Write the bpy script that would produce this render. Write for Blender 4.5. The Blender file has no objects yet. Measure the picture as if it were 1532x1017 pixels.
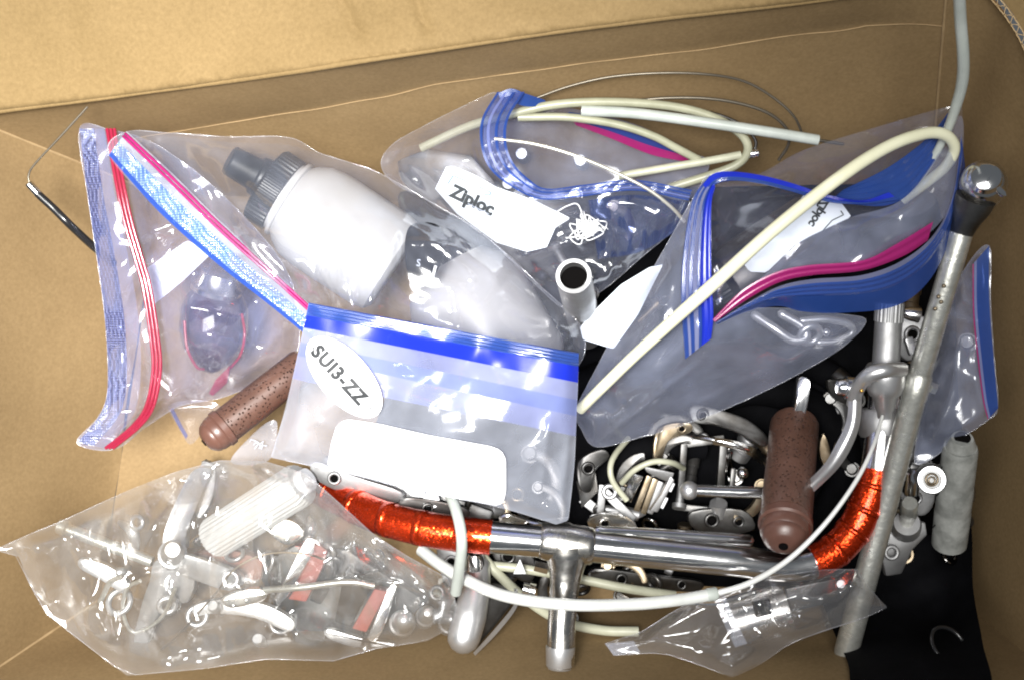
import bpy, bmesh, math, random
import numpy as np
from mathutils import Vector, Matrix, noise as mnoise
from mathutils.geometry import delaunay_2d_cdt

# ------------------------------------------------------------------ camera, light, exposure
sc = bpy.context.scene
K = 0.000522          # metres per photo pixel at one metre from the lens
D = 1.0               # lens height over the box floor
cam_d = bpy.data.cameras.new('camera')
cam_d.sensor_width = 36.0
cam_d.angle_x = 2 * math.atan(766 * K)
cam_d.clip_start = 0.01; cam_d.clip_end = 50
cam = bpy.data.objects.new('camera', cam_d)
sc.collection.objects.link(cam)
cam.location = (0, 0, D)
sc.camera = cam

w = bpy.data.worlds.new('World'); sc.world = w; w.use_nodes = True
bg = w.node_tree.nodes['Background']
bg.inputs[0].default_value = (0.86, 0.93, 1.0, 1); bg.inputs[1].default_value = 0.09

def lamp(name, loc, target, size, size_y, power, spread, col):
    l = bpy.data.lights.new(name, 'AREA'); l.shape = 'RECTANGLE'
    l.size = size; l.size_y = size_y; l.energy = power; l.spread = math.radians(spread); l.color = col
    o = bpy.data.objects.new(name, l); sc.collection.objects.link(o)
    o.location = loc
    o.rotation_euler = (Vector(target) - Vector(loc)).to_track_quat('-Z', 'Y').to_euler()
    return o
lamp('flash_lamp', (-0.16, -0.02, 1.32), (-0.25, 0.02, 0.1), 0.24, 0.15, 2.8, 50, (1.0, 0.985, 0.95))
lamp('ceiling_lamp', (-0.45, -0.05, 2.1), (-0.46, 0.0, 0.1), 1.6, 0.8, 14.5, 88, (1.0, 0.99, 0.96))

sc.view_settings.view_transform = 'Standard'
sc.view_settings.look = 'None'
sc.view_settings.gamma = 1
sc.view_settings.use_curve_mapping = False
sc.view_settings.exposure = 0.3
sc.render.engine = 'CYCLES'
sc.cycles.use_denoising = True
sc.cycles.pixel_filter_type = 'BLACKMAN_HARRIS'
sc.cycles.filter_width = 2.0
sc.cycles.max_bounces = 10
sc.cycles.transparent_max_bounces = 40
sc.cycles.caustics_reflective = False
sc.cycles.caustics_refractive = False
sc.cycles.sample_clamp_indirect = 5.0

# ------------------------------------------------------------------ materials
def newmat(name):
    m = bpy.data.materials.new(name); m.use_nodes = True
    nt = m.node_tree; nt.nodes.clear()
    out = nt.nodes.new('ShaderNodeOutputMaterial')
    return m, nt, out
def N(nt, t, **kw):
    n = nt.nodes.new(t)
    for k, v in kw.items():
        if k.startswith('_'): setattr(n, k[1:], v)
        else: n.inputs[k.replace('__', ' ')].default_value = v
    return n
def obj_noise(nt, scale, detail=4, rough=0.55, stretch=None):
    tc = N(nt, 'ShaderNodeTexCoord'); src = tc.outputs['Object']
    if stretch:
        mp = N(nt, 'ShaderNodeMapping'); mp.inputs['Scale'].default_value = stretch
        nt.links.new(src, mp.inputs[0]); src = mp.outputs[0]
    n = N(nt, 'ShaderNodeTexNoise', Scale=scale, Detail=detail, Roughness=rough)
    nt.links.new(src, n.inputs['Vector'])
    return n
def ramp(nt, src, a, b, p0=0.3, p1=0.7):
    r = N(nt, 'ShaderNodeValToRGB')
    r.color_ramp.elements[0].position = p0; r.color_ramp.elements[1].position = p1
    r.color_ramp.elements[0].color = (*a, 1); r.color_ramp.elements[1].color = (*b, 1)
    nt.links.new(src, r.inputs[0]); return r
def pbr(name, col, rough=0.5, metal=0.0, col2=None, nscale=60, rough2=None, bump=0.0, bscale=300, spec=0.5, stretch=None, coat=0.0, p0=.35, p1=.65):
    m, nt, out = newmat(name)
    b = N(nt, 'ShaderNodeBsdfPrincipled'); b.inputs['Base Color'].default_value = (*col, 1)
    b.inputs['Roughness'].default_value = rough; b.inputs['Metallic'].default_value = metal
    b.inputs['Specular IOR Level'].default_value = spec; b.inputs['Coat Weight'].default_value = coat
    if col2 or rough2 is not None:
        n = obj_noise(nt, nscale, 5, .6, stretch)
        if col2:
            r = ramp(nt, n.outputs['Fac'], col, col2, p0, p1); nt.links.new(r.outputs[0], b.inputs['Base Color'])
        if rough2 is not None:
            r2 = ramp(nt, n.outputs['Fac'], (rough,)*3, (rough2,)*3, p0, p1); nt.links.new(r2.outputs[0], b.inputs['Roughness'])
    if bump:
        n2 = obj_noise(nt, bscale, 4, .6, stretch)
        bp = N(nt, 'ShaderNodeBump', Strength=bump, Distance=0.001)
        nt.links.new(n2.outputs['Fac'], bp.inputs['Height']); nt.links.new(bp.outputs[0], b.inputs['Normal'])
    nt.links.new(b.outputs[0], out.inputs[0])
    return m

def mat_cardboard(name, a, b):
    m, nt, out = newmat(name)
    bs = N(nt, 'ShaderNodeBsdfPrincipled', Roughness=0.78); bs.inputs['Specular IOR Level'].default_value = 0.25
    n1 = obj_noise(nt, 9, 6, .65); r1 = ramp(nt, n1.outputs['Fac'], a, b, .32, .7)
    n2 = obj_noise(nt, 380, 3, .7); r2 = ramp(nt, n2.outputs['Fac'], (.86, .845, .81), (1.08, 1.08, 1.08), .3, .7)
    mx = N(nt, 'ShaderNodeMix', _data_type='RGBA', _blend_type='MULTIPLY'); mx.inputs[0].default_value = 1
    nt.links.new(r1.outputs[0], mx.inputs[6]); nt.links.new(r2.outputs[0], mx.inputs[7])
    nt.links.new(mx.outputs[2], bs.inputs['Base Color'])
    n3 = obj_noise(nt, 14, 5, .55)
    ad = N(nt, 'ShaderNodeMath', _operation='MULTIPLY_ADD'); ad.inputs[1].default_value = 0.06
    nt.links.new(n2.outputs['Fac'], ad.inputs[0]); nt.links.new(n3.outputs['Fac'], ad.inputs[2])
    bp = N(nt, 'ShaderNodeBump', Strength=0.10, Distance=0.0025)
    nt.links.new(ad.outputs[0], bp.inputs['Height']); nt.links.new(bp.outputs[0], bs.inputs['Normal'])
    nt.links.new(bs.outputs[0], out.inputs[0])
    return m

def mat_film(name, tint=(.97, .97, .98), haze=0.07, hcol=(.86, .87, .93), rough=0.14, refl=0.06, edge=0.6, bump=0.10, bscale=28, hvar=0.45):
    m, nt, out = newmat(name)
    tr = N(nt, 'ShaderNodeBsdfTransparent'); tr.inputs[0].default_value = (*tint, 1)
    df = N(nt, 'ShaderNodeBsdfDiffuse'); df.inputs[0].default_value = (*hcol, 1)
    tl = N(nt, 'ShaderNodeBsdfTranslucent'); tl.inputs[0].default_value = (*hcol, 1)
    dm = N(nt, 'ShaderNodeMixShader'); dm.inputs[0].default_value = .35
    nt.links.new(df.outputs[0], dm.inputs[1]); nt.links.new(tl.outputs[0], dm.inputs[2])
    gl = N(nt, 'ShaderNodeBsdfGlossy', Roughness=rough); gl.inputs[0].default_value = (1, 1, 1, 1)
    n = obj_noise(nt, bscale, 4, .5)
    bp = N(nt, 'ShaderNodeBump', Strength=bump, Distance=0.003)
    nt.links.new(n.outputs['Fac'], bp.inputs['Height']); nt.links.new(bp.outputs[0], gl.inputs['Normal'])
    n2 = obj_noise(nt, 22, 3, .6)
    mr = N(nt, 'ShaderNodeMapRange'); mr.inputs[1].default_value = .3; mr.inputs[2].default_value = .7
    mr.inputs[3].default_value = haze * (1 - hvar); mr.inputs[4].default_value = haze * (1 + hvar)
    nt.links.new(n2.outputs['Fac'], mr.inputs[0])
    lw = N(nt, 'ShaderNodeLayerWeight'); lw.inputs['Blend'].default_value = .5
    pw = N(nt, 'ShaderNodeMath', _operation='POWER'); pw.inputs[1].default_value = 3.0
    nt.links.new(lw.outputs['Facing'], pw.inputs[0])
    # a sheet seen edge-on scatters more light: longer way through the film
    hz = N(nt, 'ShaderNodeMath', _operation='MULTIPLY_ADD'); hz.inputs[1].default_value = 0.35; hz.use_clamp = True
    nt.links.new(pw.outputs[0], hz.inputs[0]); nt.links.new(mr.outputs[0], hz.inputs[2])
    m1 = N(nt, 'ShaderNodeMixShader')
    nt.links.new(hz.outputs[0], m1.inputs[0]); nt.links.new(tr.outputs[0], m1.inputs[1]); nt.links.new(dm.outputs[0], m1.inputs[2])
    fr = N(nt, 'ShaderNodeMath', _operation='MULTIPLY_ADD'); fr.inputs[1].default_value = edge; fr.inputs[2].default_value = refl; fr.use_clamp = True
    nt.links.new(pw.outputs[0], fr.inputs[0])
    m2 = N(nt, 'ShaderNodeMixShader')
    nt.links.new(fr.outputs[0], m2.inputs[0]); nt.links.new(m1.outputs[0], m2.inputs[1]); nt.links.new(gl.outputs[0], m2.inputs[2])
    nt.links.new(m2.outputs[0], out.inputs[0])
    return m

def mat_sparkle(name):
    # metal-flake tape: every flake lies at its own small angle
    m, nt, out = newmat(name)
    b = N(nt, 'ShaderNodeBsdfPrincipled', Roughness=.26, Metallic=.9)
    b.inputs['Base Color'].default_value = (.66, .045, .006, 1)
    tc = N(nt, 'ShaderNodeTexCoord')
    v = N(nt, 'ShaderNodeTexVoronoi', Scale=1250); nt.links.new(tc.outputs['Object'], v.inputs['Vector'])
    sb = N(nt, 'ShaderNodeVectorMath', _operation='SUBTRACT'); sb.inputs[1].default_value = (.5, .5, .5)
    nt.links.new(v.outputs['Color'], sb.inputs[0])
    sl = N(nt, 'ShaderNodeVectorMath', _operation='SCALE'); sl.inputs['Scale'].default_value = .36
    nt.links.new(sb.outputs[0], sl.inputs[0])
    g = N(nt, 'ShaderNodeNewGeometry')
    ad = N(nt, 'ShaderNodeVectorMath', _operation='ADD'); nt.links.new(g.outputs['Normal'], ad.inputs[0]); nt.links.new(sl.outputs[0], ad.inputs[1])
    nm = N(nt, 'ShaderNodeVectorMath', _operation='NORMALIZE'); nt.links.new(ad.outputs[0], nm.inputs[0])
    nt.links.new(nm.outputs[0], b.inputs['Normal'])
    b.inputs['Coat Weight'].default_value = .25; b.inputs['Coat Roughness'].default_value = .12
    nt.links.new(b.outputs[0], out.inputs[0]); return m
def mat_grip(name):
    m, nt, out = newmat(name)
    b = N(nt, 'ShaderNodeBsdfPrincipled', Roughness=.42)
    n = obj_noise(nt, 50, 4); r = ramp(nt, n.outputs['Fac'], (.062, .030, .021), (.105, .052, .037))
    tc = N(nt, 'ShaderNodeTexCoord')
    v = N(nt, 'ShaderNodeTexVoronoi', Scale=430); nt.links.new(tc.outputs['Object'], v.inputs['Vector'])
    r2 = ramp(nt, v.outputs['Distance'], (0, 0, 0), (1, 1, 1), .05, .30)
    bp = N(nt, 'ShaderNodeBump', Strength=1.0, Distance=.003)
    nt.links.new(r2.outputs[0], bp.inputs['Height']); nt.links.new(bp.outputs[0], b.inputs['Normal'])
    nt.links.new(r.outputs[0], b.inputs['Base Color'])
    nt.links.new(b.outputs[0], out.inputs[0]); return m
def mat_bottle(name, col):
    m, nt, out = newmat(name)
    b = N(nt, 'ShaderNodeBsdfPrincipled', Roughness=.33); b.inputs['Base Color'].default_value = (*col, 1)
    tl = N(nt, 'ShaderNodeBsdfTranslucent'); tl.inputs[0].default_value = (*col, 1)
    mx = N(nt, 'ShaderNodeMixShader'); mx.inputs[0].default_value = .3
    nt.links.new(b.outputs[0], mx.inputs[1]); nt.links.new(tl.outputs[0], mx.inputs[2]); nt.links.new(mx.outputs[0], out.inputs[0])
    return m
def mat_dots(name, a, hcol):
    # zip strip with embossed dots: film with a small regular relief
    m = mat_film(name, a, .58, hcol, .16, .09, .5, 0.0, 60, .2)
    nt = m.node_tree
    gl = [n for n in nt.nodes if n.type == 'BSDF_GLOSSY'][0]
    tc = N(nt, 'ShaderNodeTexCoord'); v = N(nt, 'ShaderNodeTexVoronoi', Scale=640); v.inputs['Randomness'].default_value = .15
    nt.links.new(tc.outputs['Object'], v.inputs['Vector'])
    for dn in [n for n in nt.nodes if n.type in ('BSDF_DIFFUSE', 'BSDF_TRANSLUCENT')]:
        rr = ramp(nt, v.outputs['Distance'], tuple(min(1, c * 1.6 + .28) for c in hcol), tuple(c * .7 for c in hcol), .15, .5); nt.links.new(rr.outputs[0], dn.inputs[0])
    bp = N(nt, 'ShaderNodeBump', Strength=.7, Distance=.0012)
    nt.links.new(v.outputs['Distance'], bp.inputs['Height']); nt.links.new(bp.outputs[0], gl.inputs['Normal'])
    return m

M = dict(
    card=mat_cardboard('cardboard', (.185, .124, .053), (.225, .153, .069)),
    card_in=mat_cardboard('cardboard_inside', (.205, .137, .066), (.25, .171, .085)),
    card_edge=pbr('cardboard_edge', (.52, .37, .20), .85, col2=(.42, .28, .13), nscale=200),
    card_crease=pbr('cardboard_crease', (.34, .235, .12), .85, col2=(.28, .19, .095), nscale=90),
    film=mat_film('clear_film', haze=.085, hcol=(.66, .72, .98), refl=.11),
    film_blue=mat_film('bluish_film', (.95, .955, .98), haze=.13, hcol=(.50, .56, .95), rough=.11, refl=.10),
    film_low=mat_film('clear_film_under', haze=.045, refl=.03, rough=.2),
    film_clear=mat_film('poly_film', (.97, .965, .95), haze=.10, hcol=(.92, .91, .90), rough=.11, refl=.14, edge=.65, bump=.10, bscale=30),
    film_navy=mat_film('navy_film', (.55, .6, .8), haze=.25, hcol=(.10, .15, .36), rough=.15, refl=.07, edge=.4),
    film_glare=mat_film('glossy_film', haze=.10, hcol=(.72, .78, 1.0), rough=.15, refl=.12, edge=.5),
    film_thin=mat_film('thin_film', haze=.06, hcol=(.85, .85, .88), rough=.07, refl=.10, edge=.6),
    film_milky=mat_film('milky_film', (.93, .94, .97), haze=.23, hcol=(.58, .64, .88), rough=.15, refl=.09, edge=.35, bump=.1),
    film_front=mat_film('front_film', (.95, .95, .97), haze=.27, hcol=(.80, .85, 1.0), rough=.14, refl=.07, edge=.3, bump=.08, bscale=25, hvar=.3),
    seam=mat_film('film_seam', (.9, .9, .93), haze=.20, rough=.12, refl=.10),
    zip_blue=mat_film('zip_blue', (.25, .36, .75), haze=.66, hcol=(.03, .085, .36), rough=.2, refl=.05, edge=.25, bump=.1, hvar=.12),
    zip_deep=mat_film('zip_deep_blue', (.1, .15, .8), haze=.88, hcol=(.016, .04, .62), rough=.25, refl=.05, edge=.2, bump=.1, hvar=.05),
    zip_ridge=mat_film('zip_ridge_blue', (.22, .34, .78), haze=.68, hcol=(.04, .10, .42), rough=.12, refl=.10, edge=.4, bump=.1, hvar=.1),
    zip_pale=mat_film('zip_pale_blue', (.66, .72, .95), haze=.38, hcol=(.38, .45, .90), rough=.18, refl=.05, edge=.3, bump=.15, hvar=.15),
    zip_pale2=mat_film('zip_paler_blue', (.80, .83, .96), haze=.34, hcol=(.52, .56, .92), rough=.18, refl=.05, edge=.3, bump=.15, hvar=.15),
    zip_dots=mat_dots('zip_dotted_blue', (.55, .68, .95), (.15, .32, .80)),
    zip_mesh=mat_dots('zip_mesh_grey', (.50, .54, .80), (.055, .085, .28)),
    zip_grey=mat_film('zip_grey_blue', (.62, .66, .9), haze=.42, hcol=(.11, .16, .44), rough=.14, refl=.07, edge=.4, bump=.3, bscale=220, hvar=.3),
    pink=mat_film('zip_pink', (.85, .2, .5), haze=.78, hcol=(.46, .02, .19), rough=.25, refl=.06, edge=.2, bump=.1, hvar=.1),
    red=mat_film('zip_red', (.85, .2, .3), haze=.66, hcol=(.46, .025, .075), rough=.15, refl=.12, edge=.3, bump=.1, hvar=.2),
    chrome=pbr('chrome', (.90, .90, .91), .12, 1, rough2=.20, nscale=35),
    tube_dark=pbr('tube_dark', (.05, .05, .05), .35, .7, col2=(.09, .085, .08), nscale=80),
    dark_chrome=pbr('dark_chrome', (.30, .29, .28), .10, 1, col2=(.16, .155, .15), nscale=60),
    chrome_worn=pbr('worn_chrome', (.74, .73, .71), .16, 1, col2=(.58, .55, .50), rough2=.33, nscale=70, bump=.08, bscale=250),
    alloy=pbr('alloy', (.66, .66, .67), .30, .85, col2=(.52, .52, .53), rough2=.45, nscale=60, bump=.06, bscale=300),
    alloy_dull=pbr('dull_alloy', (.48, .48, .49), .48, 1, col2=(.36, .36, .36), rough2=.6, nscale=50, bump=.12, bscale=260),
    steel=pbr('galvanised_steel', (.76, .76, .71), .26, .82, col2=(.46, .46, .42), rough2=.42, nscale=130, bump=.35, bscale=200),
    dark_metal=pbr('dark_metal', (.17, .17, .17), .42, 1, col2=(.09, .085, .08), nscale=60),
    bronze=pbr('aged_steel', (.36, .30, .22), .42, 1, col2=(.22, .17, .11), nscale=90),
    orange=mat_sparkle('sparkle_tape'),
    grip=mat_grip('brown_grip'),
    rubber_brown=pbr('brown_rubber', (.085, .040, .030), .36, 0, col2=(.11, .052, .038), nscale=50, bump=.1),
    hole=pbr('hole_black', (.004, .0035, .0035), .9, spec=.03),
    black=pbr('rubber_and_shade_black', (.002, .002, .0024), .8, 0, col2=(.004, .004, .005), nscale=40, bump=.1, bscale=120, spec=.05),  # near-black; also carries the shade put into the floor sheets
    black_gloss=pbr('black_plastic', (.012, .012, .013), .22),
    cap=pbr('cap_plastic', (.006, .007, .007), .42, 0, col2=(.010, .012, .012), nscale=90),
    bottle=mat_bottle('bottle_plastic', (.60, .60, .60)),
    bottle_grey=mat_bottle('bottle_plastic_grey', (.52, .51, .52)),
    cream_dim=pbr('old_cream_housing', (.34, .34, .245), .36, 0, col2=(.27, .27, .19), nscale=60),
    cream=pbr('cream_housing', (.72, .71, .53), .32, 0, col2=(.66, .65, .47), nscale=60),
    greywhite=pbr('grey_white_housing', (.44, .47, .44), .35, 0, col2=(.36, .39, .36), nscale=60),
    white_cable=pbr('white_housing', (.56, .57, .55), .32, 0, col2=(.48, .49, .47), nscale=60),
    dull_cream=pbr('dull_cream_housing', (.46, .46, .35), .4, 0, col2=(.36, .36, .27), nscale=60),
    wire=pbr('steel_wire', (.16, .14, .11), .4, .8),
    wire_light=pbr('bright_wire', (.72, .70, .62), .3, .7),
    white_wire=pbr('white_wire', (.68, .68, .66), .35, .15),
    paper=pbr('white_label', (.86, .87, .90), .5, 0, col2=(.82, .83, .87), nscale=20),
    paper_blue=pbr('cool_label', (.76, .81, .88), .42, 0, col2=(.70, .76, .84), nscale=20),
    paper_grey=pbr('grey_label', (.55, .57, .63), .6, 0, col2=(.45, .47, .54), nscale=260, stretch=(1, 1, 1)),
    ink=pbr('ink', (.03, .032, .035), .6),
    ink_grey=pbr('grey_ink', (.045, .05, .055), .6),
    ink_blue=pbr('blue_ink', (.16, .25, .42), .6),
    ink_pale=pbr('pale_ink', (.42, .46, .56), .6),
    pad=pbr('brake_pad', (.27, .055, .04), .6, 0, col2=(.21, .045, .03), nscale=90, bump=.2),
    brick=pbr('brown_block', (.26, .11, .075), .6, 0, col2=(.19, .08, .055), nscale=60),
    lens=pbr('smoked_lens', (.018, .008, .012), .08, 0, col2=(.05, .025, .035), nscale=45, coat=1.0, p0=.45, p1=.6),
    red_plastic=pbr('red_plastic', (.22, .012, .018), .25),
    tape_grey=pbr('grey_tape', (.30, .305, .29), .55, 0, col2=(.15, .155, .145), nscale=70, bump=.6, bscale=90),
    rim_and_glint=pbr('white_rim_and_glint', (.85, .86, .88), .5),
    brass=pbr('brass', (.75, .45, .12), .25, 1),
)

# ------------------------------------------------------------------ helpers
COL = sc.collection
def P(x, y, z=0.0):
    s = K * (D - z)
    return Vector(((x - 766) * s, (508.5 - y) * s, z))
def PP(a, z=None):
    a = np.asarray(a, float)
    zz = a[:, 2] if z is None else z
    s = K * (D - zz)
    return np.stack([(a[:, 0] - 766) * s, (508.5 - a[:, 1]) * s, zz * np.ones(len(a))], 1)
def px(r, z): return r * K * (D - z)

def tag(o, label, cat, group=None, kind=None):
    o['label'] = label; o['category'] = cat
    if group: o['group'] = group
    if kind: o['kind'] = kind
    return o
def thing(name, label, cat, at, group=None):
    o = bpy.data.objects.new(name, None); COL.objects.link(o)
    o.location = P(*at); o.empty_display_size = .01
    return tag(o, label, cat, group)
def link(name, verts, faces, mat, parent=None, smooth=True):
    me = bpy.data.meshes.new(name)
    me.from_pydata([tuple(map(float, v)) for v in verts], [], [tuple(map(int, f)) for f in faces])
    me.materials.append(M[mat] if isinstance(mat, str) else mat)
    if smooth: me.polygons.foreach_set('use_smooth', [True] * len(me.polygons))
    me.update()
    o = bpy.data.objects.new(name, me); COL.objects.link(o)
    if parent is not None:
        o.parent = parent
        q = parent; t = Vector((0, 0, 0))
        while q is not None: t = t + Vector(q.location); q = q.parent
        o.location = -t
        # geometry is written in world space: cancel the parents' offsets
    return o
def link_bm(name, bm, mat, parent=None, smooth=True, sharp=35):
    bmesh.ops.recalc_face_normals(bm, faces=bm.faces[:])
    me = bpy.data.meshes.new(name); bm.to_mesh(me); bm.free()
    me.materials.append(M[mat] if isinstance(mat, str) else mat)
    if smooth:
        me.polygons.foreach_set('use_smooth', [True] * len(me.polygons))
        me.set_sharp_from_angle(angle=math.radians(sharp))
    o = bpy.data.objects.new(name, me); COL.objects.link(o)
    if parent is not None:
        o.parent = parent
        q = parent; t = Vector((0, 0, 0))
        while q is not None: t = t + Vector(q.location); q = q.parent
        o.location = -t
    return o

def catmull(pts, n=8):
    p = np.asarray(pts, float)
    if len(p) < 3:
        t = np.linspace(0, 1, n + 1)[:, None]
        return p[0] * (1 - t) + p[-1] * t
    q = np.vstack([2 * p[0] - p[1], p, 2 * p[-1] - p[-2]])
    out = []
    for i in range(1, len(q) - 2):
        a, b, c, d = q[i - 1], q[i], q[i + 1], q[i + 2]
        for k in range(n):
            t = k / n
            out.append(.5 * ((2 * b) + (c - a) * t + (2 * a - 5 * b + 4 * c - d) * t * t + (3 * b - a - 3 * c + d) * t ** 3))
    out.append(p[-1])
    return np.array(out)
def resample(p, n):
    p = np.asarray(p, float)
    d = np.r_[0, np.cumsum(np.linalg.norm(np.diff(p[:, :2], axis=0), axis=1))]
    t = np.linspace(0, d[-1], n)
    return np.stack([np.interp(t, d, p[:, k]) for k in range(p.shape[1])], 1)

def sweep(pts, rads, seg=14, caps=True, dome=False):
    """tube through world points"""
    pts = [Vector(p) for p in pts]; n = len(pts)
    rads = list(np.interp(np.linspace(0, 1, n), np.linspace(0, 1, len(rads)), rads)) if hasattr(rads, '__len__') else [rads] * n
    if dome:
        def ext(p, d, r):
            return [(p + d * (r * math.sin(a)), max(r * math.cos(a), r * .02)) for a in (math.radians(30), math.radians(58), math.radians(80), math.radians(89))]
        d0 = (pts[0] - pts[1]).normalized(); d1 = (pts[-1] - pts[-2]).normalized()
        e0 = ext(pts[0], d0, rads[0]); e1 = ext(pts[-1], d1, rads[-1])
        pts = [e[0] for e in e0[::-1]] + pts + [e[0] for e in e1]
        rads = [e[1] for e in e0[::-1]] + rads + [e[1] for e in e1]
        n = len(pts)
    V, F = [], []
    t0 = (pts[1] - pts[0]).normalized()
    up = Vector((0, 0, 1)) if abs(t0.z) < .9 else Vector((1, 0, 0))
    nrm = (up - t0 * up.dot(t0)).normalized()
    for i in range(n):
        t = (pts[min(i + 1, n - 1)] - pts[max(i - 1, 0)]).normalized()
        nrm = (nrm - t * nrm.dot(t)).normalized(); bn = t.cross(nrm)
        for k in range(seg):
            a = 2 * math.pi * k / seg
            V.append(pts[i] + (nrm * math.cos(a) + bn * math.sin(a)) * rads[i])
    for i in range(n - 1):
        for k in range(seg):
            k2 = (k + 1) % seg
            F.append((i * seg + k, i * seg + k2, (i + 1) * seg + k2, (i + 1) * seg + k))
    if caps:
        F.append(tuple(range(seg))[::-1]); F.append(tuple((n - 1) * seg + k for k in range(seg)))
    return V, F
def tube(name, pts, r, mat, parent=None, n=10, seg=14, dome=False):
    c = catmull(pts, n)
    rr = [px(q, z) for q, z in zip(np.interp(np.linspace(0, 1, len(c)), np.linspace(0, 1, len(r)), r) if hasattr(r, '__len__') else [r] * len(c), c[:, 2])]
    V, F = sweep(PP(c), rr, seg, True, dome)
    o = link(name, V, F, mat, parent)
    o.data.set_sharp_from_angle(angle=math.radians(50))
    return o

def rev(name, A, B, prof, mat, parent=None, seg=32, ribs=0, ribamp=0, squash=1.0):
    """solid of revolution from A to B (photo px + height); prof = [(t, r px)]"""
    a, b = P(*A), P(*B); ax = (b - a); L = ax.length; ax.normalize()
    up = Vector((0, 0, 1)) if abs(ax.z) < .95 else Vector((1, 0, 0))
    u = (up - ax * up.dot(ax)).normalized(); v = ax.cross(u)
    s = K * (D - A[2])
    if ribs: seg = ribs * 4
    V, F = [], []
    for (t, r) in prof:
        for k in range(seg):
            an = 2 * math.pi * k / seg
            rr = r * s * (1 + (ribamp if ribs and (k % 4) < 2 else 0))
            V.append(a + ax * (t * L) + u * (rr * math.cos(an)) * squash + v * (rr * math.sin(an)))
    m = len(prof)
    for i in range(m - 1):
        for k in range(seg):
            k2 = (k + 1) % seg
            F.append((i * seg + k, i * seg + k2, (i + 1) * seg + k2, (i + 1) * seg + k))
    loop = prof[0][1] > 0 and abs(prof[0][1] - prof[-1][1]) < .6 and prof[0][0] <= .02 and prof[-1][0] <= .02
    if prof[0][1] > 0 and not loop: F.append(tuple(range(seg))[::-1])
    if prof[-1][1] > 0 and not loop: F.append(tuple((m - 1) * seg + k for k in range(seg)))
    o = link(name, V, F, mat, parent)
    bm = bmesh.new(); bm.from_mesh(o.data); bmesh.ops.remove_doubles(bm, verts=bm.verts[:], dist=1e-6)
    bmesh.ops.recalc_face_normals(bm, faces=bm.faces[:]); bm.to_mesh(o.data); bm.free()
    o.data.polygons.foreach_set('use_smooth', [True] * len(o.data.polygons))
    o.data.set_sharp_from_angle(angle=math.radians(38))
    return o

def prism(name, outline, thick, mat, parent=None, bevel=.0008, smooth_n=0):
    """a plate: outline [(x,y,z)] in photo px with its own heights, thickness in metres"""
    o2 = outline
    if smooth_n:
        q = list(outline); q = q + [q[0]]
        c = catmull([q[-2]] + q + [q[1]], smooth_n)[smooth_n:-smooth_n - 1]; o2 = c
    top = [Vector(p) for p in PP(o2)]
    bm = bmesh.new()
    vs = [bm.verts.new(p) for p in top]; f = bm.faces.new(vs)
    r = bmesh.ops.extrude_face_region(bm, geom=[f])
    for e in r['geom']:
        if isinstance(e, bmesh.types.BMVert): e.co.z -= thick
    if bevel:
        bmesh.ops.recalc_face_normals(bm, faces=bm.faces[:])
        ed = [e for e in bm.edges if e.calc_face_angle(0) > .6 and not (e.verts[0].co.z < e.verts[0].co.z - 1)]
        try: bmesh.ops.bevel(bm, geom=ed, offset=bevel, segments=2, profile=.6, affect='EDGES')
        except Exception: pass
    return link_bm(name, bm, mat, parent)

def bar(name, A, B, wpx, thick, mat, parent=None, bevel=.0008):
    """straight flat bar between two photo points"""
    ax, ay, az = A; bx_, by_, bz = B
    d = np.array([bx_ - ax, by_ - ay], float); d /= np.linalg.norm(d); n = np.array([-d[1], d[0]]) * wpx / 2
    return prism(name, [(ax + n[0], ay + n[1], az), (bx_ + n[0], by_ + n[1], bz), (bx_ - n[0], by_ - n[1], bz), (ax - n[0], ay - n[1], az)], thick, mat, parent, bevel)

def ring(name, c, R, r, mat, parent=None, tilt=(0, 0), n=40, seg=14):
    """torus: centre (px), radii in px, tilt in degrees about x and y"""
    ctr = P(*c); s = K * (D - c[2])
    rot = Matrix.Rotation(math.radians(tilt[0]), 3, 'X') @ Matrix.Rotation(math.radians(tilt[1]), 3, 'Y')
    V, F = [], []
    for i in range(n):
        a = 2 * math.pi * i / n
        for k in range(seg):
            b = 2 * math.pi * k / seg
            rr = R + r * math.cos(b)
            V.append(ctr + rot @ Vector((rr * math.cos(a), rr * math.sin(a), r * math.sin(b))) * s)
    for i in range(n):
        for k in range(seg):
            F.append((i * seg + k, ((i + 1) % n) * seg + k, ((i + 1) % n) * seg + (k + 1) % seg, i * seg + (k + 1) % seg))
    return link(name, V, F, mat, parent)
def ball(name, c, r, mat, parent=None):
    bm = bmesh.new(); bmesh.ops.create_uvsphere(bm, u_segments=24, v_segments=14, radius=px(r, c[2]))
    bmesh.ops.translate(bm, verts=bm.verts[:], vec=P(*c))
    return link_bm(name, bm, mat, parent, sharp=80)

# ---- film sheets
def seg_dist(p, poly, closed):
    poly = np.asarray(poly, float)[:, :2]
    a = poly; b = np.roll(poly, -1, 0)
    if not closed: a, b = poly[:-1], poly[1:]
    best = np.full(len(p), 1e9); par = np.zeros(len(p))
    for i in range(len(a)):
        d = b[i] - a[i]; L = (d @ d) + 1e-9
        t = np.clip(((p - a[i]) @ d) / L, 0, 1)
        q = np.linalg.norm(p - (a[i] + t[:, None] * d), axis=1)
        m = q < best
        best = np.where(m, q, best); par = np.where(m, (i + t) / len(a), par)
    return best, par
def inside(p, poly):
    poly = np.asarray(poly, float)[:, :2]; x, y = p[:, 0], p[:, 1]
    r = np.zeros(len(p), bool); j = len(poly) - 1
    for i in range(len(poly)):
        xi, yi = poly[i]; xj, yj = poly[j]
        c = ((yi > y) != (yj > y)) & (x < (xj - xi) * (y - yi) / ((yj - yi) + 1e-12) + xi)
        r ^= c; j = i
    return r
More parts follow.
